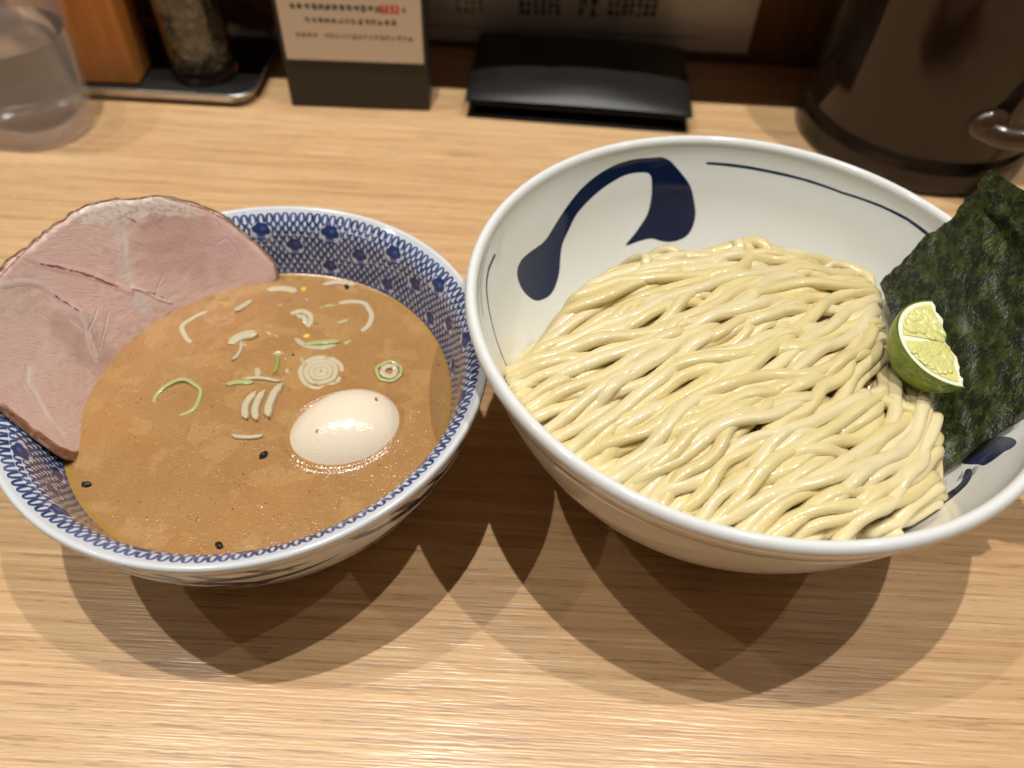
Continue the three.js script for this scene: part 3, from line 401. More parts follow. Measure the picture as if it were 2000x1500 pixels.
// ------------------------------------------------------------------ noodles: strands laid one over another
{
  const pile = thing('noodle_pile', 'mound of thick wavy pale yellow noodles in the white bowl', 'noodles', [NB.x, 0, NB.z]);
  const N = 440, cell = 0.0005, half = N * cell / 2, Hm = new Float32Array(N * N);
  const target = (x, z) => {
    const r2 = (x + 0.008) ** 2 + (z - 0.018) ** 2; let h = 0.0945 - 1.7 * r2;
    h -= 0.040 * smooth(-0.034, -0.052, z + 0.004 * Math.sin(x * 70) - 19 * Math.max(0, -0.02 - x) ** 2); h -= 0.034 * smooth(0.053, 0.068, x + 0.004 * Math.sin(z * 90 + 1) - 0.10 * Math.max(0, z - 0.03)); h -= 0.03 * smooth(0.077, 0.088, x + 0.35 * z);
    return h;
  };
  for (let j = 0; j < N; j++) for (let i = 0; i < N; i++) { const x = i * cell - half, z = j * cell - half, r = Math.hypot(x, z); Hm[j * N + i] = Math.max(noodleInHeight(Math.min(r, 0.0984)), Math.min(target(x, z) - 0.0150, 0.2)); if (r > 0.0982) Hm[j * N + i] = 0.099; }
  const flow = (x, z) => { let a = 35 - 27 * smooth(0.008, -0.04, z) + 34 * smooth(0.018, 0.052, x) * Math.exp(-(((z - 0.03) / 0.03) ** 2)) - 8 * smooth(-0.03, -0.08, x); return THREE.MathUtils.degToRad(a + 26 * (noise(x * 30 + 9, z * 30 + 9, 201) - 0.5)); };
  const R = 0.0021, rc = Math.ceil(R / cell), disc = [];
  for (let j = -rc; j <= rc; j++) for (let i = -rc; i <= rc; i++) { const d = Math.hypot(i, j) * cell; if (d < R) disc.push([i, j, Math.sqrt(R * R - d * d) * 0.92]); }
  const height = (x, z) => { const i = Math.round((x + half) / cell), j = Math.round((z + half) / cell); return i < 0 || j < 0 || i >= N || j >= N ? 0.1 : Hm[j * N + i]; };
  const lay = (pts, soft, cap) => {                           // rest a line of points on what lies below, then raise the surface there
    const sup = pts.map(([x, z], at) => { const dive = 0.0075 * (1 - smooth(0, 13, Math.min(at, pts.length - 1 - at))); const ci = Math.round((x + half) / cell), cj = Math.round((z + half) / cell); let h = 0; for (const [i, j, d] of disc) { const a = ci + i, b = cj + j; if (a >= 0 && b >= 0 && a < N && b < N) h = Math.max(h, Hm[b * N + a] + d); } return Math.min(h - soft, Math.max(noodleInHeight(Math.hypot(x, z)) + 0.0018, target(x, z) + cap - dive + 0.004 * (noise(x * 70, z * 70, Math.round(cap * 1e6)) - 0.5))); });
    const h = sup.slice(), n = h.length;
    for (let it = 0; it < 70; it++) for (let k = 1; k < n - 1; k++) h[k] = Math.max(sup[k] - 0.0006, 0.5 * (h[k - 1] + h[k + 1]) - 0.00002);
    for (let it = 0; it < 6; it++) for (let k = 1; k < n - 1; k++) h[k] = 0.25 * h[k - 1] + 0.5 * h[k] + 0.25 * h[k + 1];
    pts.forEach(([x, z], k) => { const ci = Math.round((x + half) / cell), cj = Math.round((z + half) / cell); for (const [i, j, d] of disc) { const a = ci + i, b = cj + j; if (a >= 0 && b >= 0 && a < N && b < N) Hm[b * N + a] = Math.max(Hm[b * N + a], h[k] + d); } });
    return pts.map(([x, z], k) => new THREE.Vector3(x, h[k], z));
  };
  const bump = texture(256, 256, (x, y) => 255 * (0.5 * noise(x / 12, y / 7, 211) + 0.25 * noise(x / 4, y / 3, 212) + 0.25 * noise(x / 26, y / 10, 213)), false);
  const tones = [[0.82, 0.68, 0.35], [0.85, 0.72, 0.40], [0.80, 0.65, 0.31], [0.835, 0.71, 0.41], [0.82, 0.685, 0.325]].map((c) => physical({ color: lin(...c), roughness: 0.5, bumpMap: bump, bumpScale: 0.00012, clearcoat: 0.85, clearcoatRoughness: 0.1, transmission: 0.1, thickness: 0 }));
  const SIDES = 12, up = new THREE.Vector3(0, 1, 0);
  const tube = (line, r, seed) => {
    const curve = new THREE.CatmullRomCurve3(line.filter((_, k) => k % 2 === 0 || k === line.length - 1)), len = curve.getLength(), n = Math.max(16, Math.round(len / 0.0012));
    const p = [], uv = [], ix = [], side = new THREE.Vector3(), nor = new THREE.Vector3();
    for (let k = 0; k <= n; k++) {
      const t = k / n, c = curve.getPointAt(t), d = curve.getTangentAt(t); side.crossVectors(up, d); if (side.lengthSq() < 1e-4) side.set(1, 0, 0); side.normalize(); nor.crossVectors(d, side);
      const e = Math.min(1, Math.sqrt(Math.max(0, Math.min(t, 1 - t) * len / 0.0016) + 0.02)), w = r * e * (1.08 + 0.08 * (noise(t * len * 120, seed, 221) - 0.5)), h = r * e * (0.93 + 0.08 * (noise(t * len * 120, seed, 222) - 0.5)), tw = 1.6 * (noise(t * len * 30, seed, 223) - 0.5);
      for (let s = 0; s <= SIDES; s++) { const a = s / SIDES * 2 * Math.PI, ca = Math.cos(a), sa = Math.sin(a), f = Math.pow(Math.abs(ca) ** 2.7 + Math.abs(sa) ** 2.7, -1 / 2.7) * (0.96 + 0.045 * noise(t * len * 620, 3 + 2.0 * ca, seed) + 0.045 * noise(t * len * 620 + 50, 3 + 2.0 * sa, seed + 7)), x = w * f * ca, y = h * f * sa, X = x * Math.cos(tw) - y * Math.sin(tw), Y = x * Math.sin(tw) + y * Math.cos(tw); p.push(c.x + side.x * X + nor.x * Y, c.y + side.y * X + nor.y * Y, c.z + side.z * X + nor.z * Y); uv.push(t * len / 0.03, s / SIDES * 0.6 + seed * 0.37); }
    }
    for (let k = 0; k < n; k++) for (let s = 0; s < SIDES; s++) { const a = k * (SIDES + 1) + s, b = a + 1, c = a + SIDES + 1, d = c + 1; ix.push(a, b, d, a, d, c); }
    for (const end of [0, n]) { const m = p.length / 3, c = curve.getPointAt(end / n); p.push(c.x, c.y, c.z); uv.push(0, 0); for (let s = 0; s < SIDES; s++) { const a = end * (SIDES + 1) + s; end ? ix.push(m, a, a + 1) : ix.push(m, a + 1, a); } }
    const g = new THREE.BufferGeometry(); g.setAttribute('position', new THREE.Float32BufferAttribute(p, 3)); g.setAttribute('uv', new THREE.Float32BufferAttribute(uv, 2)); g.setIndex(ix); g.computeVertexNormals();
    const q = g.attributes.normal; for (let k = 0; k <= n; k++) { const a = k * (SIDES + 1), b = a + SIDES, x = q.getX(a) + q.getX(b), y = q.getY(a) + q.getY(b), z = q.getZ(a) + q.getZ(b), l = Math.hypot(x, y, z) || 1; q.setXYZ(a, x / l, y / l, z / l); q.setXYZ(b, x / l, y / l, z / l); }
    return g;
  };
  const r = rng(4242); let count = 0, full = 0;
  const add = (pts, soft = 0.0002, cap = 0.0018 + 0.0020 * r()) => { if (pts.length < 12) return; const line = lay(pts, soft, cap); mesh('noodle', tube(line, R * (0.94 + 0.16 * r()), count + 1), tones[Math.floor(r() * tones.length)], pile); count++; };
  const inside = (x, z) => Math.hypot(x, z) < 0.0890 && target(x, z) > 0.062;
  const strand = (x0, z0, len, bias, wob) => {
    const ways = [1, -1].map((s) => { const pts = []; let x = x0, z = z0, d = 0, out = 0; const n = len / 2 / 0.001; for (let k = 0; k < n; k++) { const a = flow(x, z) + bias + 0.36 * (noise(d * 30, wob, 231) - 0.5); x += -Math.cos(a) * 0.001 * s; z += Math.sin(a) * 0.001 * s; d += 0.001; if (!inside(x, z)) { if (Math.hypot(x, z) > 0.0945 || x > 0.062 || ++out > 9) break; } pts.push([x, z]); } return pts; });
    const line = [...ways[1].reverse(), [x0, z0], ...ways[0]], amp = 0.0004 + 0.0010 * r(), wl = 0.022 + 0.022 * r(), ph = r() * 7;
    return line.map(([x, z], k) => { const q = line[Math.min(line.length - 1, k + 1)], o = line[Math.max(0, k - 1)], dx = q[0] - o[0], dz = q[1] - o[1], l = Math.hypot(dx, dz) || 1, w = amp * Math.sin(ph + k * 0.001 / wl * 2 * Math.PI + 1.5 * noise(k * 0.02, wob, 232)); let nx = x - dz / l * w, nz = z + dx / l * w; const rr = Math.hypot(nx, nz), f = rr > 0.095 ? 0.095 / rr : 1; return [nx * f, nz * f]; });
  };
  const loop = (x, z, a, b, turn, from, sweep) => Array.from({ length: Math.round(Math.abs(sweep) * Math.max(a, b) / 0.001) }, (_, k, n = Math.round(Math.abs(sweep) * Math.max(a, b) / 0.001)) => { const t = from + sweep * k / n, ex = a * Math.cos(t), ez = b * Math.sin(t); return [x + ex * Math.cos(turn) - ez * Math.sin(turn), z + ex * Math.sin(turn) + ez * Math.cos(turn)]; }).filter(([a, b]) => a < 0.061 && Math.hypot(a, b) < 0.0945);
  const best = (tries) => { let b = null, v = -1; for (let k = 0; k < tries; k++) { const x = 0.19 * (r() - 0.5), z = 0.19 * (r() - 0.5); if (!inside(x, z)) continue; const d = target(x, z) - height(x, z); if (d > v) { v = d; b = [x, z]; } } return b && [...b, v]; };
  // tangled lower layer, then the combed top
  for (let k = 0; k < 60; k++) { const [x, z] = best(14); add(strand(x, z, 0.05 + 0.07 * r(), (r() - 0.5) * 1.7, k + 1)); }
  for (const q of [[-0.046, -0.030, 0.014, 0.009, 0.2, 2.4, 4.6], [-0.040, -0.026, 0.016, 0.008, 0.1, 2.2, 4.2], [-0.006, -0.034, 0.014, 0.008, 0, 2.8, 3.9], [0.004, -0.033, 0.013, 0.010, 0.3, 2.6, 4.4], [0.010, -0.030, 0.018, 0.009, 0, 3.0, 3.5], [0.043, -0.030, 0.012, 0.012, 0, 3.2, 4.2], [0.036, -0.028, 0.016, 0.013, 0.2, 3.4, 3.9], [-0.030, -0.031, 0.015, 0.007, 0.3, 2.6, 4.0], [0.022, -0.034, 0.013, 0.008, -0.2, 2.9, 4.0], [-0.072, 0.004, 0.010, 0.013, 0.2, 1.4, 4.2], [-0.066, 0.010, 0.012, 0.010, 0.6, 1.8, 4.0], [0.048, 0.052, 0.010, 0.018, -0.3, 4.2, 3.6], [0.045, 0.026, 0.012, 0.016, 0.1, 4.0, 3.4]]) add(loop(...q), 0.0008, 0.004);
  for (let k = 0; k < 200 && count < 290; k++) { const [x, z, v] = best(30) ?? [0, 0, 0]; if (v < 0.0012) { if (++full > 25) break; continue; } add(strand(x, z, 0.085 + 0.085 * r(), (r() - 0.5) * 0.34, k + 101)); }
  for (const q of [[0.050, 0.047, 0.020, 0.004, 0.35, 3.3, 2.6], [0.047, 0.008, 0.022, 0.012, 0.2, 4.2, 1.9], [0.046, -0.010, 0.024, 0.012, 0.1, 4.0, 2.2]]) add(loop(...q), 0.0008);
  for (const q of [[-0.047, -0.023, 0.011, 0.007, 0.2, 2.4, 4.8], [-0.036, -0.028, 0.014, 0.005, 0.1, 2.6, 3.8], [-0.010, -0.034, 0.012, 0.006, 0, 2.8, 4.4], [0.004, -0.033, 0.010, 0.007, 0.3, 2.4, 4.2], [0.046, -0.028, 0.010, 0.009, 0, 3.4, 3.8]]) add(loop(...q), 0.0004, 0.006);
  console.log('noodles', count, 'top', Math.max(...Array.from({ length: 400 }, (_, k) => height(-0.06 + 0.1 * ((k * 7) % 20) / 20, -0.02 + 0.09 * Math.floor(k / 20) / 20))).toFixed(4));
}

// ------------------------------------------------------------------ seaweed and lime
{
  const map = texture(512, 512, (x, y) => {
    const f = fbm(x / 26, y / 26, 301, 4), g = fbm(x / 7, y / 9, 305, 3), s = noise(x / 2.2, y / 3.4, 309);
    let c = mix3([24, 29, 10], [54, 62, 22], smooth(0.3, 0.7, f)); c = mix3(c, [88, 102, 36], 0.6 * smooth(0.58, 0.78, g)); c = mix3(c, [10, 13, 8], 0.6 * smooth(0.62, 0.8, fbm(x / 12 + 50, y / 12, 311, 2))); return mix3(c, [112, 116, 40], 0.5 * smooth(0.86, 0.96, s) * smooth(0.5, 0.7, g));
  });
  const bump = texture(512, 512, (x, y) => 255 * (0.6 * fbm(x / 10, y / 12, 321, 4) + 0.4 * noise(x / 2.5, y / 4, 325)), false);
  const m = physical({ map, bumpMap: bump, bumpScale: 0.00032, roughness: 0.42 });
  const sheet = (T, L, B, Rt, bow, label, seed) => {
    const t = thing('nori_sheet', label, 'seaweed', [NB.x, 0, NB.z], 'seaweed sheets');
    delete t.userData.group;
    const c = [T, L, B, Rt].map((p) => new THREE.Vector3(...p)), nrm = new THREE.Vector3().crossVectors(c[1].clone().sub(c[0]), c[3].clone().sub(c[0])).normalize();
    const at = (u, v, k) => { const j = (a) => 0.05 * (fbm(a * 9, seed, 331, 4) - 0.5); const uu = u + (u < 0.02 || u > 0.98 ? j(v + u * 5) : 0), vv = v + (v < 0.02 || v > 0.98 ? j(u + 9 + v * 5) : 0); const p = c[0].clone().multiplyScalar((1 - uu) * (1 - vv)).addScaledVector(c[1], (1 - uu) * vv).addScaledVector(c[2], uu * vv).addScaledVector(c[3], uu * (1 - vv)); const w = bow * Math.sin(Math.PI * u) + 0.0032 * (fbm(u * 3.4 + seed, v * 3.4, 335, 3) - 0.5) * 2 + 0.0009 * (fbm(u * 22, v * 22, 336 + seed, 2) - 0.5); return p.addScaledVector(nrm, w + k); };
    const front = grid(60, 40, (u, v) => at(u, v, 0.0002).toArray()), back = grid(60, 40, (u, v) => at(1 - u, v, -0.0002).toArray());
    const rim = grid(200, 1, (u, v) => { const s = u * 4, i = Math.min(3, Math.floor(s)), f = s - i, [a, b] = [[f, 0], [1, f], [1 - f, 1], [0, 1 - f]][i]; return at(a, b, v ? 0.0002 : -0.0002).toArray(); });
    const g = mergeGeometries([front, back, rim]); g.attributes.uv.array.forEach((_, k, a) => { if (k % 2 === 0) { a[k] = a[k] * 1.6 + seed * 0.3; a[k + 1] *= 0.9; } });
    mesh('sheet', g, m, t);
  };
  sheet([0.0935, 0.110, -0.0555], [0.0675, 0.0755, -0.039], [0.0655, 0.0705, 0.0535], [0.103, 0.112, 0.036], 0.001, 'dark green nori sheet behind the lime wedge', 1);
  sheet([0.1010, 0.1175, -0.0620], [0.0885, 0.088, -0.052], [0.0900, 0.086, 0.034], [0.128, 0.134, 0.030], 0.001, 'taller nori sheet standing behind the other one', 2);

  // wedge: two flat cuts that meet in the fruit's core line
  const O = new THREE.Vector3(NB.x + 0.0605, 0.1055, NB.z + 0.0250), e1 = new THREE.Vector3(0.0030, -0.007, 0.0365).normalize(), e2 = new THREE.Vector3(-0.020, 0.0030, 0.0015);
  e2.addScaledVector(e1, -e2.dot(e1)).normalize(); const e3 = new THREE.Vector3().crossVectors(e1, e2).normalize(); if (e3.y > 0) e3.negate();   // e3 points into the fruit
  const lime = thing('lime_wedge', 'juicy green lime wedge resting between noodles and nori', 'lime', O.toArray());
  lime.quaternion.setFromRotationMatrix(new THREE.Matrix4().makeBasis(e1, e2, new THREE.Vector3().crossVectors(e1, e2)));
  const sgn = new THREE.Vector3().crossVectors(e1, e2).dot(e3) > 0 ? 1 : -1, A = 0.0176, B = 0.0188, V = 1.02;
  const peelMap = texture(256, 256, (x, y) => { const f = fbm(x / 22, y / 22, 341, 3), d = noise(x / 3.2, y / 3.2, 345); return mix3(mix3([100, 132, 20], [168, 184, 52], f), [74, 104, 14], 0.4 * smooth(0.7, 0.9, d)); });
  const peelBump = texture(256, 256, (x, y) => 255 * (1 - smooth(0.55, 0.85, noise(x / 3.2, y / 3.2, 345))), false);
  const peel = physical({ map: peelMap, bumpMap: peelBump, bumpScale: 0.0003, roughness: 0.32, clearcoat: 0.4, clearcoatRoughness: 0.2 });
  const shell = (u, v, k) => { const a = u * Math.PI, w = v * V * sgn; return [-A * k * Math.cos(a), B * k * Math.sin(a) * Math.cos(w), B * k * Math.sin(a) * Math.sin(w)]; };
  mesh('peel', mergeGeometries([grid(48, 24, (u, v) => shell(u, v, 1)), grid(48, 2, (u, v) => shell(u, 0, 1 - 0.035 * v)), grid(48, 2, (u, v) => shell(u, 1, 1 - 0.035 * v))]), peel, lime);
  const pith = physical({ color: lin(0.84, 0.85, 0.66), roughness: 0.35 });
  const ragged = (u) => 0.0034 * (fbm(u * 8, 2, 351, 4) - 0.42);
  const faceAt = (side) => (u, v) => { const x = lerp(-A, A, u) * 0.968, y = lerp(-ragged(u), B * 0.965 * Math.sqrt(Math.max(0, 1 - (x / (A * 0.97)) ** 2)), v), w = side ? V * sgn : 0; return [x, y * Math.cos(w), y * Math.sin(w)]; };
  mesh('pith', mergeGeometries([grid(60, 12, faceAt(0)), grid(60, 12, faceAt(1))]), pith, lime);
  const fleshBump = texture(256, 256, (x, y) => 255 * fbm(x / 30, y / 8, 361, 3), false);
  const flesh = physical({ color: lin(0.80, 0.76, 0.27), roughness: 0.2, bumpMap: fleshBump, bumpScale: 0.0002, clearcoat: 0.9, clearcoatRoughness: 0.06 });
  const rl = rng(88), sac = new THREE.SphereGeometry(1, 12, 8);
  const segment = (side, a0, a1, inner) => {                 // pulp: juice sacs packed between two membranes, pointing at the core
    const w = side ? V * sgn : 0, up = -sgn * (side ? -1 : 1), list = [grid(20, 12, (u, v) => { const a = lerp(a0, a1, u), rr = lerp(inner, 0.885, v), z = up * (0.00012 + 0.00035 * Math.pow(Math.sin(Math.PI * clamp(u, 0.01, 0.99)) * Math.sin(Math.PI * clamp(v, 0.01, 0.99)), 0.4)); const x = -A * rr * Math.cos(a), y = B * rr * Math.sin(a); return [x, y * Math.cos(w) - z * Math.sin(w), y * Math.sin(w) + z * Math.cos(w)]; })];
    for (let k = 0; k < 60; k++) {
      const a = lerp(a0 + 0.13, a1 - 0.13, rl()), rr = Math.sqrt(lerp((inner + 0.12) ** 2, 0.78 ** 2, rl())), q = sac.clone(), len = 0.0036 + 0.002 * rl(), th = 0.0011 + 0.0005 * rl(), y = B * rr * Math.sin(a), x = -A * rr * Math.cos(a);
      q.scale(len * 0.5, th, 0.0005 + 0.0003 * rl()); q.rotateZ(Math.atan2(Math.sin(a), -Math.cos(a)) + 0.4 * (rl() - 0.5)); q.translate(x, y, up * 0.0003); q.rotateX(w); list.push(q);
    }
    mesh('pulp', mergeGeometries(list), flesh, lime);
  };
  segment(0, 0.09, 1.46, 0.10); segment(0, 1.62, 3.04, 0.10); segment(1, 0.2, 1.4, 0.2); segment(1, 1.65, 2.9, 0.2);
}

// ------------------------------------------------------------------ things at the back of the counter
{
  // tumbler of water
  const t = thing('water_glass', 'clear tumbler half full of water beside the condiment tray', 'glass', [-0.325, 0, -0.450]);
  const clear = physical({ color: lin(0.99, 0.985, 1.0), roughness: 0.22, transmission: 0.95, thickness: 0, ior: 1.48 });
  const wall = (h) => 0.0335 + 0.085 * h;
  const prof = [[0, 0.009], [0.026, 0.009], [0.0305, 0.0115], ...Array.from({ length: 8 }, (_, k) => [wall(0.016 + k * 0.0142) - 0.0026, 0.016 + k * 0.0142]), [wall(0.118) - 0.0013, 0.1192], ...Array.from({ length: 9 }, (_, k) => [wall(0.118 - k * 0.0142), 0.118 - k * 0.0142]), [0.0328, 0.0015], [0.031, 0.0003], [0, 0.0003]];
  mesh('tumbler', revolve(prof, 96), clear, t);
  const water = physical({ color: lin(0.97, 0.98, 1), roughness: 0.01, transmission: 1, thickness: 0.03, ior: 1.333 });
  const w0 = (h) => wall(h) - 0.0028;
  mesh('water', revolve([[0, 0.062], [w0(0.062) - 0.001, 0.062], [w0(0.0625), 0.0625], [w0(0.04), 0.04], [w0(0.017), 0.017], [0.0302, 0.012], [0.026, 0.0092], [0, 0.0092]], 96), water, t);
}
{
  // steel tray with a rolled edge
  const t = thing('condiment_tray', 'dark steel tray with a shiny raised rim holding the condiments', 'tray', [-0.338, 0, -0.5395]);
  const m = physical({ color: lin(0.62, 0.61, 0.60), metalness: 0.95, roughness: 0.22 });
  const shape = (w, d, r) => { const s = new THREE.Shape(), x = w / 2, y = d / 2; s.moveTo(-x + r, -y); s.lineTo(x - r, -y); s.absarc(x - r, -y + r, r, -Math.PI / 2, 0); s.lineTo(x, y - r); s.absarc(x - r, y - r, r, 0, Math.PI / 2); s.lineTo(-x + r, y); s.absarc(-x + r, y - r, r, Math.PI / 2, Math.PI); s.lineTo(-x, -y + r); s.absarc(-x + r, -y + r, r, Math.PI, 1.5 * Math.PI); return s; };
  const floor = new THREE.ExtrudeGeometry(shape(0.282, 0.100, 0.014), { depth: 0.0018, bevelEnabled: false, curveSegments: 10 }); floor.rotateX(-Math.PI / 2); floor.translate(0, 0.0005, 0);
  mesh('floor', floor, physical({ color: lin(0.035, 0.033, 0.03), metalness: 0.3, roughness: 0.3 }), t);
  const outline = shape(0.286, 0.104, 0.015).getPoints(10).map((p) => [p.x, p.y]); const sec = [[0, 0.001], [0.0022, 0.0065], [0.0038, 0.0092], [0.0052, 0.0098], [0.0062, 0.0086], [0.0054, 0.0072], [0.0042, 0.0070], [0.0028, 0.004], [0.001, 0.0004]];
  const n = outline.length; const rim = grid(n, sec.length - 1, (u, v) => { const k = Math.round(u * n) % n, [x, z] = outline[k], [o, h] = sec[Math.round(v * (sec.length - 1))], l = Math.hypot(x, z), nx = Math.abs(x) > 0.127 ? Math.sign(x) * (Math.abs(z) > 0.036 ? 0.7 : 1) : 0, nz = Math.abs(z) > 0.036 ? Math.sign(z) * (Math.abs(x) > 0.127 ? 0.7 : 1) : 0; return [x + nx * (o - 0.002), h, z + nz * (o - 0.002)]; });
  mesh('rim', rim, m, t);
}
{
  // wooden canister
  const map = texture(256, 256, (x, y) => { const f = 0.55 * noise(x / 5, y / 70, 401) + 0.3 * noise(x / 2, y / 40, 402) + 0.15 * noise(x / 40, y / 90, 403); return mix3([168, 98, 38], [214, 142, 70], f); });
  const m = physical({ map, roughness: 0.45, clearcoat: 0.2, clearcoatRoughness: 0.3 });
  const t = thing('wooden_box', 'tall orange brown wooden box standing on the tray', 'box', [-0.3145, 0.0024, -0.5190]);
  const b = new RoundedBoxGeometry(0.070, 0.120, 0.034, 4, 0.003); b.translate(0, 0.060, 0); uvOf(b, (x, y, z) => [(x + z) * 8, y * 8]); mesh('body', b, m, t);
  const l = new RoundedBoxGeometry(0.074, 0.012, 0.038, 4, 0.003); l.translate(0, 0.1262, 0); uvOf(l, (x, y, z) => [y * 8 + z * 6, x * 8]); mesh('lid', l, m, t);
  t.rotation.y = 0.04;
}
{
  // jar of seasoning
  const t = thing('seasoning_jar', 'small glass jar of brown seasoning flakes on the tray', 'jar', [-0.2390, 0.0024, -0.5290]);
  const glass = physical({ color: lin(0.95, 0.97, 0.96), roughness: 0.03, transmission: 1, thickness: 0.002, ior: 1.5 });
  mesh('jar', revolve([[0, 0.0065], [0.019, 0.0065], [0.0212, 0.009], [0.0212, 0.075], [0.0185, 0.085], [0.0185, 0.094], [0.0205, 0.094], [0.0205, 0.0855], [0.0236, 0.076], [0.0236, 0.004], [0.0225, 0.001], [0.020, 0.0002], [0, 0.0002]], 64), glass, t);
  const r = rng(61), flake = new THREE.BoxGeometry(0.0026, 0.0007, 0.0038), n = 1500;
  const core = mesh('seasoning', revolve([[0, 0.0735], [0.0175, 0.0735], [0.0188, 0.072], [0.0188, 0.0095], [0.0175, 0.0075], [0, 0.0075]], 48), physical({ color: lin(0.10, 0.06, 0.028), roughness: 0.8 }), t);
  const inst = new THREE.InstancedMesh(flake, physical({ color: lin(1, 1, 1), roughness: 0.7 }), n); inst.name = 'flakes'; inst.userData.kind = 'stuff';
  const M = new THREE.Matrix4(), q = new THREE.Quaternion(), e = new THREE.Euler(), s = new THREE.Vector3();
  for (let k = 0; k < n; k++) { const a = r() * 6.2832, h = 0.010 + 0.062 * r(), rr = 0.0182 + 0.0012 * r(); e.set(r() * 6, r() * 6, r() * 6); q.setFromEuler(e); s.setScalar(0.5 + 0.7 * r()); M.compose(new THREE.Vector3(rr * Math.cos(a), h, rr * Math.sin(a)), q, s); inst.setMatrixAt(k, M); inst.setColorAt(k, [lin(0.34, 0.22, 0.10), lin(0.16, 0.09, 0.04), lin(0.46, 0.33, 0.16), lin(0.07, 0.04, 0.02)][Math.floor(r() * 4)]); }
  core.add(inst);
  mesh('lid', revolve([[0, 0.104], [0.020, 0.104], [0.0222, 0.102], [0.0222, 0.089], [0.0208, 0.088]], 48), physical({ color: lin(0.03, 0.03, 0.03), roughness: 0.4 }), t);
}
const scribble = (c, x, y, w, h, r, bold) => {              // one unreadably small printed character
  c.lineWidth = bold; const n = 4 + Math.floor(r() * 4);
  for (let k = 0; k < n; k++) { c.beginPath(); if (r() < 0.5) { const yy = y + h * (0.1 + 0.8 * r()); c.moveTo(x + w * 0.1 * r(), yy); c.lineTo(x + w * (0.8 + 0.15 * r()), yy + h * 0.06 * (r() - 0.5)); } else { const xx = x + w * (0.15 + 0.7 * r()); c.moveTo(xx, y + h * 0.1 * r()); c.lineTo(xx + w * 0.3 * (r() - 0.5), y + h * (0.8 + 0.2 * r())); } c.stroke(); }
};
{
  // card holder
  const t = thing('card_stand', 'black upright stand with a printed notice card on its face', 'card stand', [-0.1190, 0, -0.5060]);
  const black = physical({ color: lin(0.022, 0.018, 0.014), roughness: 0.55 });
  const b = new RoundedBoxGeometry(0.098, 0.150, 0.024, 3, 0.0015); b.translate(0, 0.0752, 0); mesh('holder', b, black, t);
  const foot = new RoundedBoxGeometry(0.096, 0.005, 0.034, 2, 0.0015); foot.translate(0, 0.0028, -0.008); mesh('foot', foot, black, t);
  const map = canvasTexture(1024, 1280, (c) => {
    c.fillStyle = '#d8c8b4'; c.fillRect(0, 0, 1024, 1280); const r = rng(71), mm = 1024 / 92;
    const row = (hh, x0, x1, size, col, bold, skip) => { const y = 1280 - (hh - 35) * mm - size * mm / 2; c.strokeStyle = col; for (let x = x0; x < x1; x += size * 1.08) { if (skip && skip(x)) continue; scribble(c, x * mm, y, size * 0.92 * mm, size * mm, r, bold); } };
    // heights in millimetres above the counter, x in millimetres from the card's left edge
    row(70, 8, 66, 4.2, '#2c2620', 9); row(61.5, 16, 76, 4.0, '#3a3129', 7); row(51.5, 9, 84, 3.4, '#55483c', 5, (x) => x > 22 && x < 25); row(84, 8, 80, 4.2, '#2c2620', 8); row(93, 8, 80, 4.2, '#2c2620', 8); row(110, 16, 76, 7, '#2c2620', 14); row(128, 16, 76, 7, '#2c2620', 14);
    c.fillStyle = '#c9312c'; c.fillRect(66 * mm, 1280 - (72.6 - 35) * mm, 12 * mm, 5.2 * mm); c.strokeStyle = '#f0dcd0'; for (let x = 67; x < 76; x += 3.6) scribble(c, x * mm, 1280 - (72 - 35) * mm, 3 * mm, 4 * mm, r, 4); c.strokeStyle = '#3a3129'; scribble(c, 79.5 * mm, 1280 - (72 - 35) * mm, 3.4 * mm, 4 * mm, r, 6);
  });
  const card = new THREE.BoxGeometry(0.092, 0.113, 0.0008); card.translate(0.0005, 0.0352 + 0.0565, 0.0126); uvOf(card, (x, y) => [(x - 0.0005) / 0.092 + 0.5, (y - 0.0352) / 0.115]);
  mesh('notice_card', card, physical({ map, roughness: 0.5 }), t);
  t.rotation.y = 0.04;
}
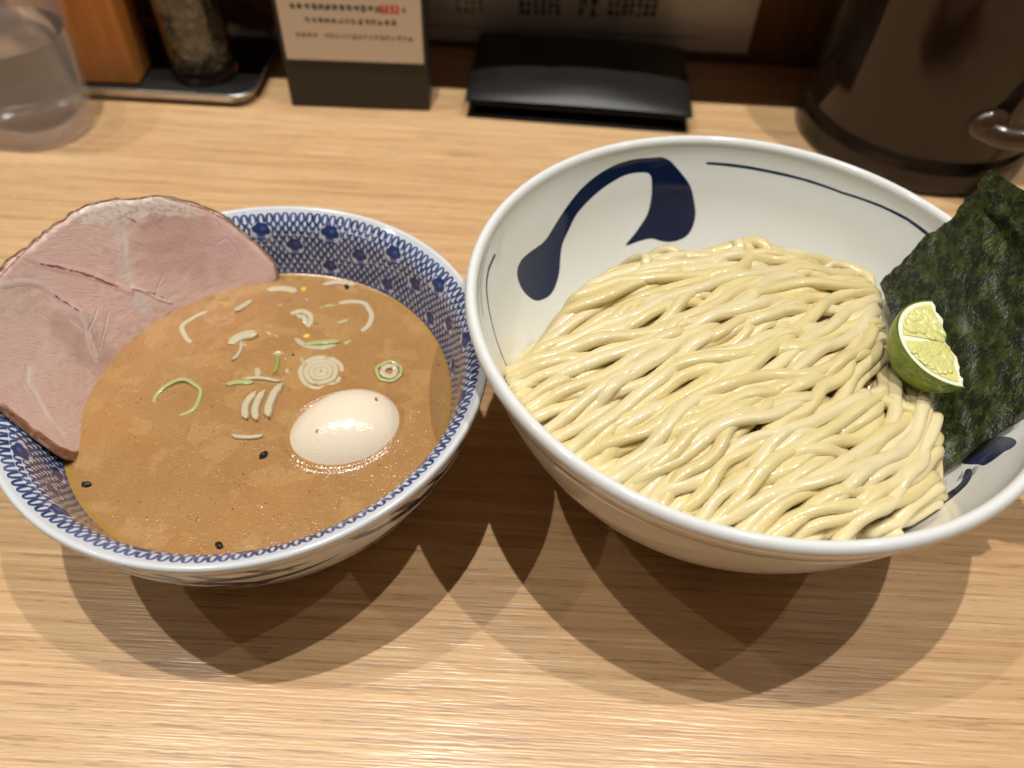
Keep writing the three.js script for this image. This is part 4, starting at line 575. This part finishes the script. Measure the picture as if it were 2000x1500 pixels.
{
  // padded leather folder
  const t = thing('leather_folder', 'black leather folder lying on the counter under the notice', 'folder', [0.0370, 0, -0.5385]);
  const bump = texture(256, 256, (x, y) => 255 * fbm(x / 5, y / 5, 421, 3), false); bump.repeat.set(3, 2);
  const m = physical({ color: lin(0.012, 0.0115, 0.011), roughness: 0.42, bumpMap: bump, bumpScale: 0.00012 });
  const W = 0.158, D = 0.102;
  const pad = (y0, thick, puff, w, d, fold) => { const p = grid(40, 26, (u, v) => { const x = (u - 0.5) * w, z = (v - 0.5) * d, e = Math.pow(Math.sin(Math.PI * clamp(u, 0.004, 0.996)), 0.22) * Math.pow(Math.sin(Math.PI * clamp(v, 0.004, 0.996)), 0.25); const dent = fold * (0.0013 * Math.exp(-(((x + 0.022) / 0.005) ** 2 + ((z - 0.017) / 0.012) ** 2)) + 0.0012 * Math.exp(-(((x - 0.028) / 0.005) ** 2 + ((z - 0.018) / 0.010) ** 2)) - 0.0022 * Math.exp(-(((x - 0.005) / 0.04) ** 2 + ((z - 0.034) / 0.010) ** 2))); return [x, y0 + thick * e + puff * Math.sin(Math.PI * u) * Math.sin(Math.PI * v) - dent, z]; }); const q = grid(40, 26, (u, v) => [(0.5 - u) * w, y0, (v - 0.5) * d]); return mergeGeometries([p, q]); };
  mesh('back_cover', pad(0.0004, 0.0050, 0, W - 0.002, D - 0.001, 0), m, t);
  const pages = new RoundedBoxGeometry(W - 0.010, 0.0070, D - 0.010, 2, 0.001); pages.translate(0, 0.0088, -0.003); mesh('inner_pocket', pages, m, t);
  mesh('front_cover', pad(0.0122, 0.0085, 0.003, W, D, 1), m, t);
  t.rotation.y = -0.035;
}
{
  // laminated notice fixed to the partition
  const t = thing('wall_notice', 'wide laminated notice sheet fixed low on the brown partition', 'notice', [0.045, 0.006, WALL_Z]);
  const Wd = 0.252, Hh = 0.145;
  const map = canvasTexture(1536, 896, (c) => {
    c.fillStyle = '#d9d0ca'; c.fillRect(0, 0, 1536, 896); const r = rng(83), mm = 1536 / 252;
    c.fillStyle = '#c8c2c4'; c.fillRect(0, 0, 150 * mm, 896);
    c.fillStyle = '#8c837c'; c.fillRect(0, 896 - 11.6 * mm, 1536 * 0.86, 1.1 * mm);
    c.strokeStyle = '#2d2824';
    for (const [x0, x1, b, s] of [[22, 40, 22.5, 5], [70, 100, 22.8, 5], [116, 132, 23, 7.5], [138, 172, 25, 5]]) for (let x = x0; x < x1; x += s * 1.1) for (let k = 0; k < 12; k++) scribble(c, x * mm, 896 - (b + k * s * 1.12 + s) * mm, s * 0.9 * mm, s * mm, r, 7);
  });
  const g = new THREE.BoxGeometry(Wd, Hh, 0.0009); g.translate(0, Hh / 2, 0.0008); uvOf(g, (x, y) => [x / Wd + 0.5, y / Hh]); g.rotateZ(0.012);
  mesh('sheet', g, physical({ map, roughness: 0.28, clearcoat: 0.5, clearcoatRoughness: 0.1 }), t);
}
{
  // brown translucent water jug
  const t = thing('water_pitcher', 'big brown translucent water pitcher behind the white bowl', 'pitcher', [0.2720, 0, -0.5030]);
  const m = physical({ color: lin(0.85, 0.55, 0.34), roughness: 0.05, transmission: 0.98, thickness: 0.004, ior: 1.49, attenuationColor: lin(0.25, 0.085, 0.024), attenuationDistance: 0.0042 });
  const prof = [[0, 0.010], [0.060, 0.010], [0.067, 0.013], [0.0700, 0.020], [0.0705, 0.060], [0.0715, 0.120], [0.0725, 0.185], [0.0755, 0.187], [0.0765, 0.184], [0.0755, 0.120], [0.0745, 0.060], [0.0742, 0.024], [0.0768, 0.020], [0.0784, 0.015], [0.0786, 0.006], [0.0775, 0.0015], [0.074, 0.0004], [0, 0.0004]];
  const dense = []; for (let k = 0; k < prof.length - 1; k++) for (let i = 0; i < 4; i++) dense.push([lerp(prof[k][0], prof[k + 1][0], i / 4), lerp(prof[k][1], prof[k + 1][1], i / 4)]); dense.push(prof.at(-1));
  mesh('body', revolve(dense, 96), m, t);
  mesh('water', revolve([[0, 0.150], [0.0715, 0.150], [0.0702, 0.10], [0.0698, 0.05], [0.0693, 0.0205], [0.066, 0.0135], [0.058, 0.0104], [0, 0.0104]], 80), physical({ color: lin(1, 1, 1), roughness: 0.01, transmission: 1, thickness: 0.05, ior: 1.333 }), t);
  const hm = physical({ color: lin(0.05, 0.026, 0.015), roughness: 0.16, clearcoat: 0.5 });
  const dir = 0.10, pts = [[0.0745, 0.048, 0.06], [0.083, 0.047, 0.20], [0.095, 0.053, 0.38], [0.108, 0.070, 0.54], [0.114, 0.10, 0.62], [0.112, 0.135, 0.62], [0.100, 0.160, 0.60], [0.084, 0.172, 0.60], [0.0735, 0.173, 0.60]].map(([r, h, d]) => new THREE.Vector3(r * Math.sin(d), h, r * Math.cos(d)));
  const tube = new THREE.TubeGeometry(new THREE.CatmullRomCurve3(pts), 60, 0.0075, 14); const handle = mesh('handle', tube, hm, t);
  const boss = new THREE.SphereGeometry(0.013, 24, 16); boss.scale(1, 0.8, 0.55); boss.rotateY(dir); boss.translate(0.0745 * Math.sin(dir), 0.050, 0.0745 * Math.cos(dir)); mesh('handle_mount', boss, hm, handle);
  const lid = revolve([[0, 0.198], [0.070, 0.198], [0.0775, 0.195], [0.0785, 0.189], [0.0725, 0.1885]], 64); mesh('lid', lid, hm, t);
}

// ------------------------------------------------------------------ lamps over the counter, and the added fill panel
{
  const bar = new THREE.BoxGeometry(2.8, 0.03, 0.035); bar.translate(0, LAMP_Y + 0.125, LAMP_Z);
  tag(mesh('lamp_track', bar, physical({ color: lin(0.05, 0.05, 0.05), roughness: 0.5 })), 'black ceiling track that carries the spot lamps', 'track');
  const can = revolve([[0.012, 0.1095], [0.030, 0.108], [0.034, 0.10], [0.034, 0.006], [0.031, 0.004], [0.029, 0.03], [0.012, 0.06]], 40), housing = physical({ color: lin(0.04, 0.04, 0.04), roughness: 0.5 });
  const glow = new THREE.MeshStandardMaterial({ color: 0x000000, emissive: LAMP_TINT, emissiveIntensity: 40 });
  LAMPS.forEach((x) => {
    const t = thing('spot_lamp', 'round black spot lamp on the ceiling track over the counter', 'lamp', [x, LAMP_Y, LAMP_Z], 'spot lamps over the counter');
    mesh('housing', can, housing, t); const d = mesh('lamp_disc', new THREE.CylinderGeometry(0.011, 0.011, 0.002, 32), glow, t); d.position.y = 0.004;
  });
  const p = thing('added_fill_panel', 'added diffuser panel high behind the diner giving dim fill light', 'lamp', [FILL_PANEL.x, FILL_PANEL.y, FILL_PANEL.z]);
  mesh('fill_diffuser', new THREE.BoxGeometry(FILL_PANEL.w, 0.02, FILL_PANEL.d), new THREE.MeshStandardMaterial({ color: 0x888888, emissive: FILL_PANEL.tint, emissiveIntensity: FILL_PANEL.power }), p);  // added glowing panel, the visible body of the fill light
  const fr = new THREE.BoxGeometry(FILL_PANEL.w + 0.04, 0.03, FILL_PANEL.d + 0.04); fr.translate(0, 0.0255, 0); mesh('frame', fr, physical({ color: lin(0.6, 0.6, 0.6), roughness: 0.5 }), p);
}

renderer.render(scene, camera);
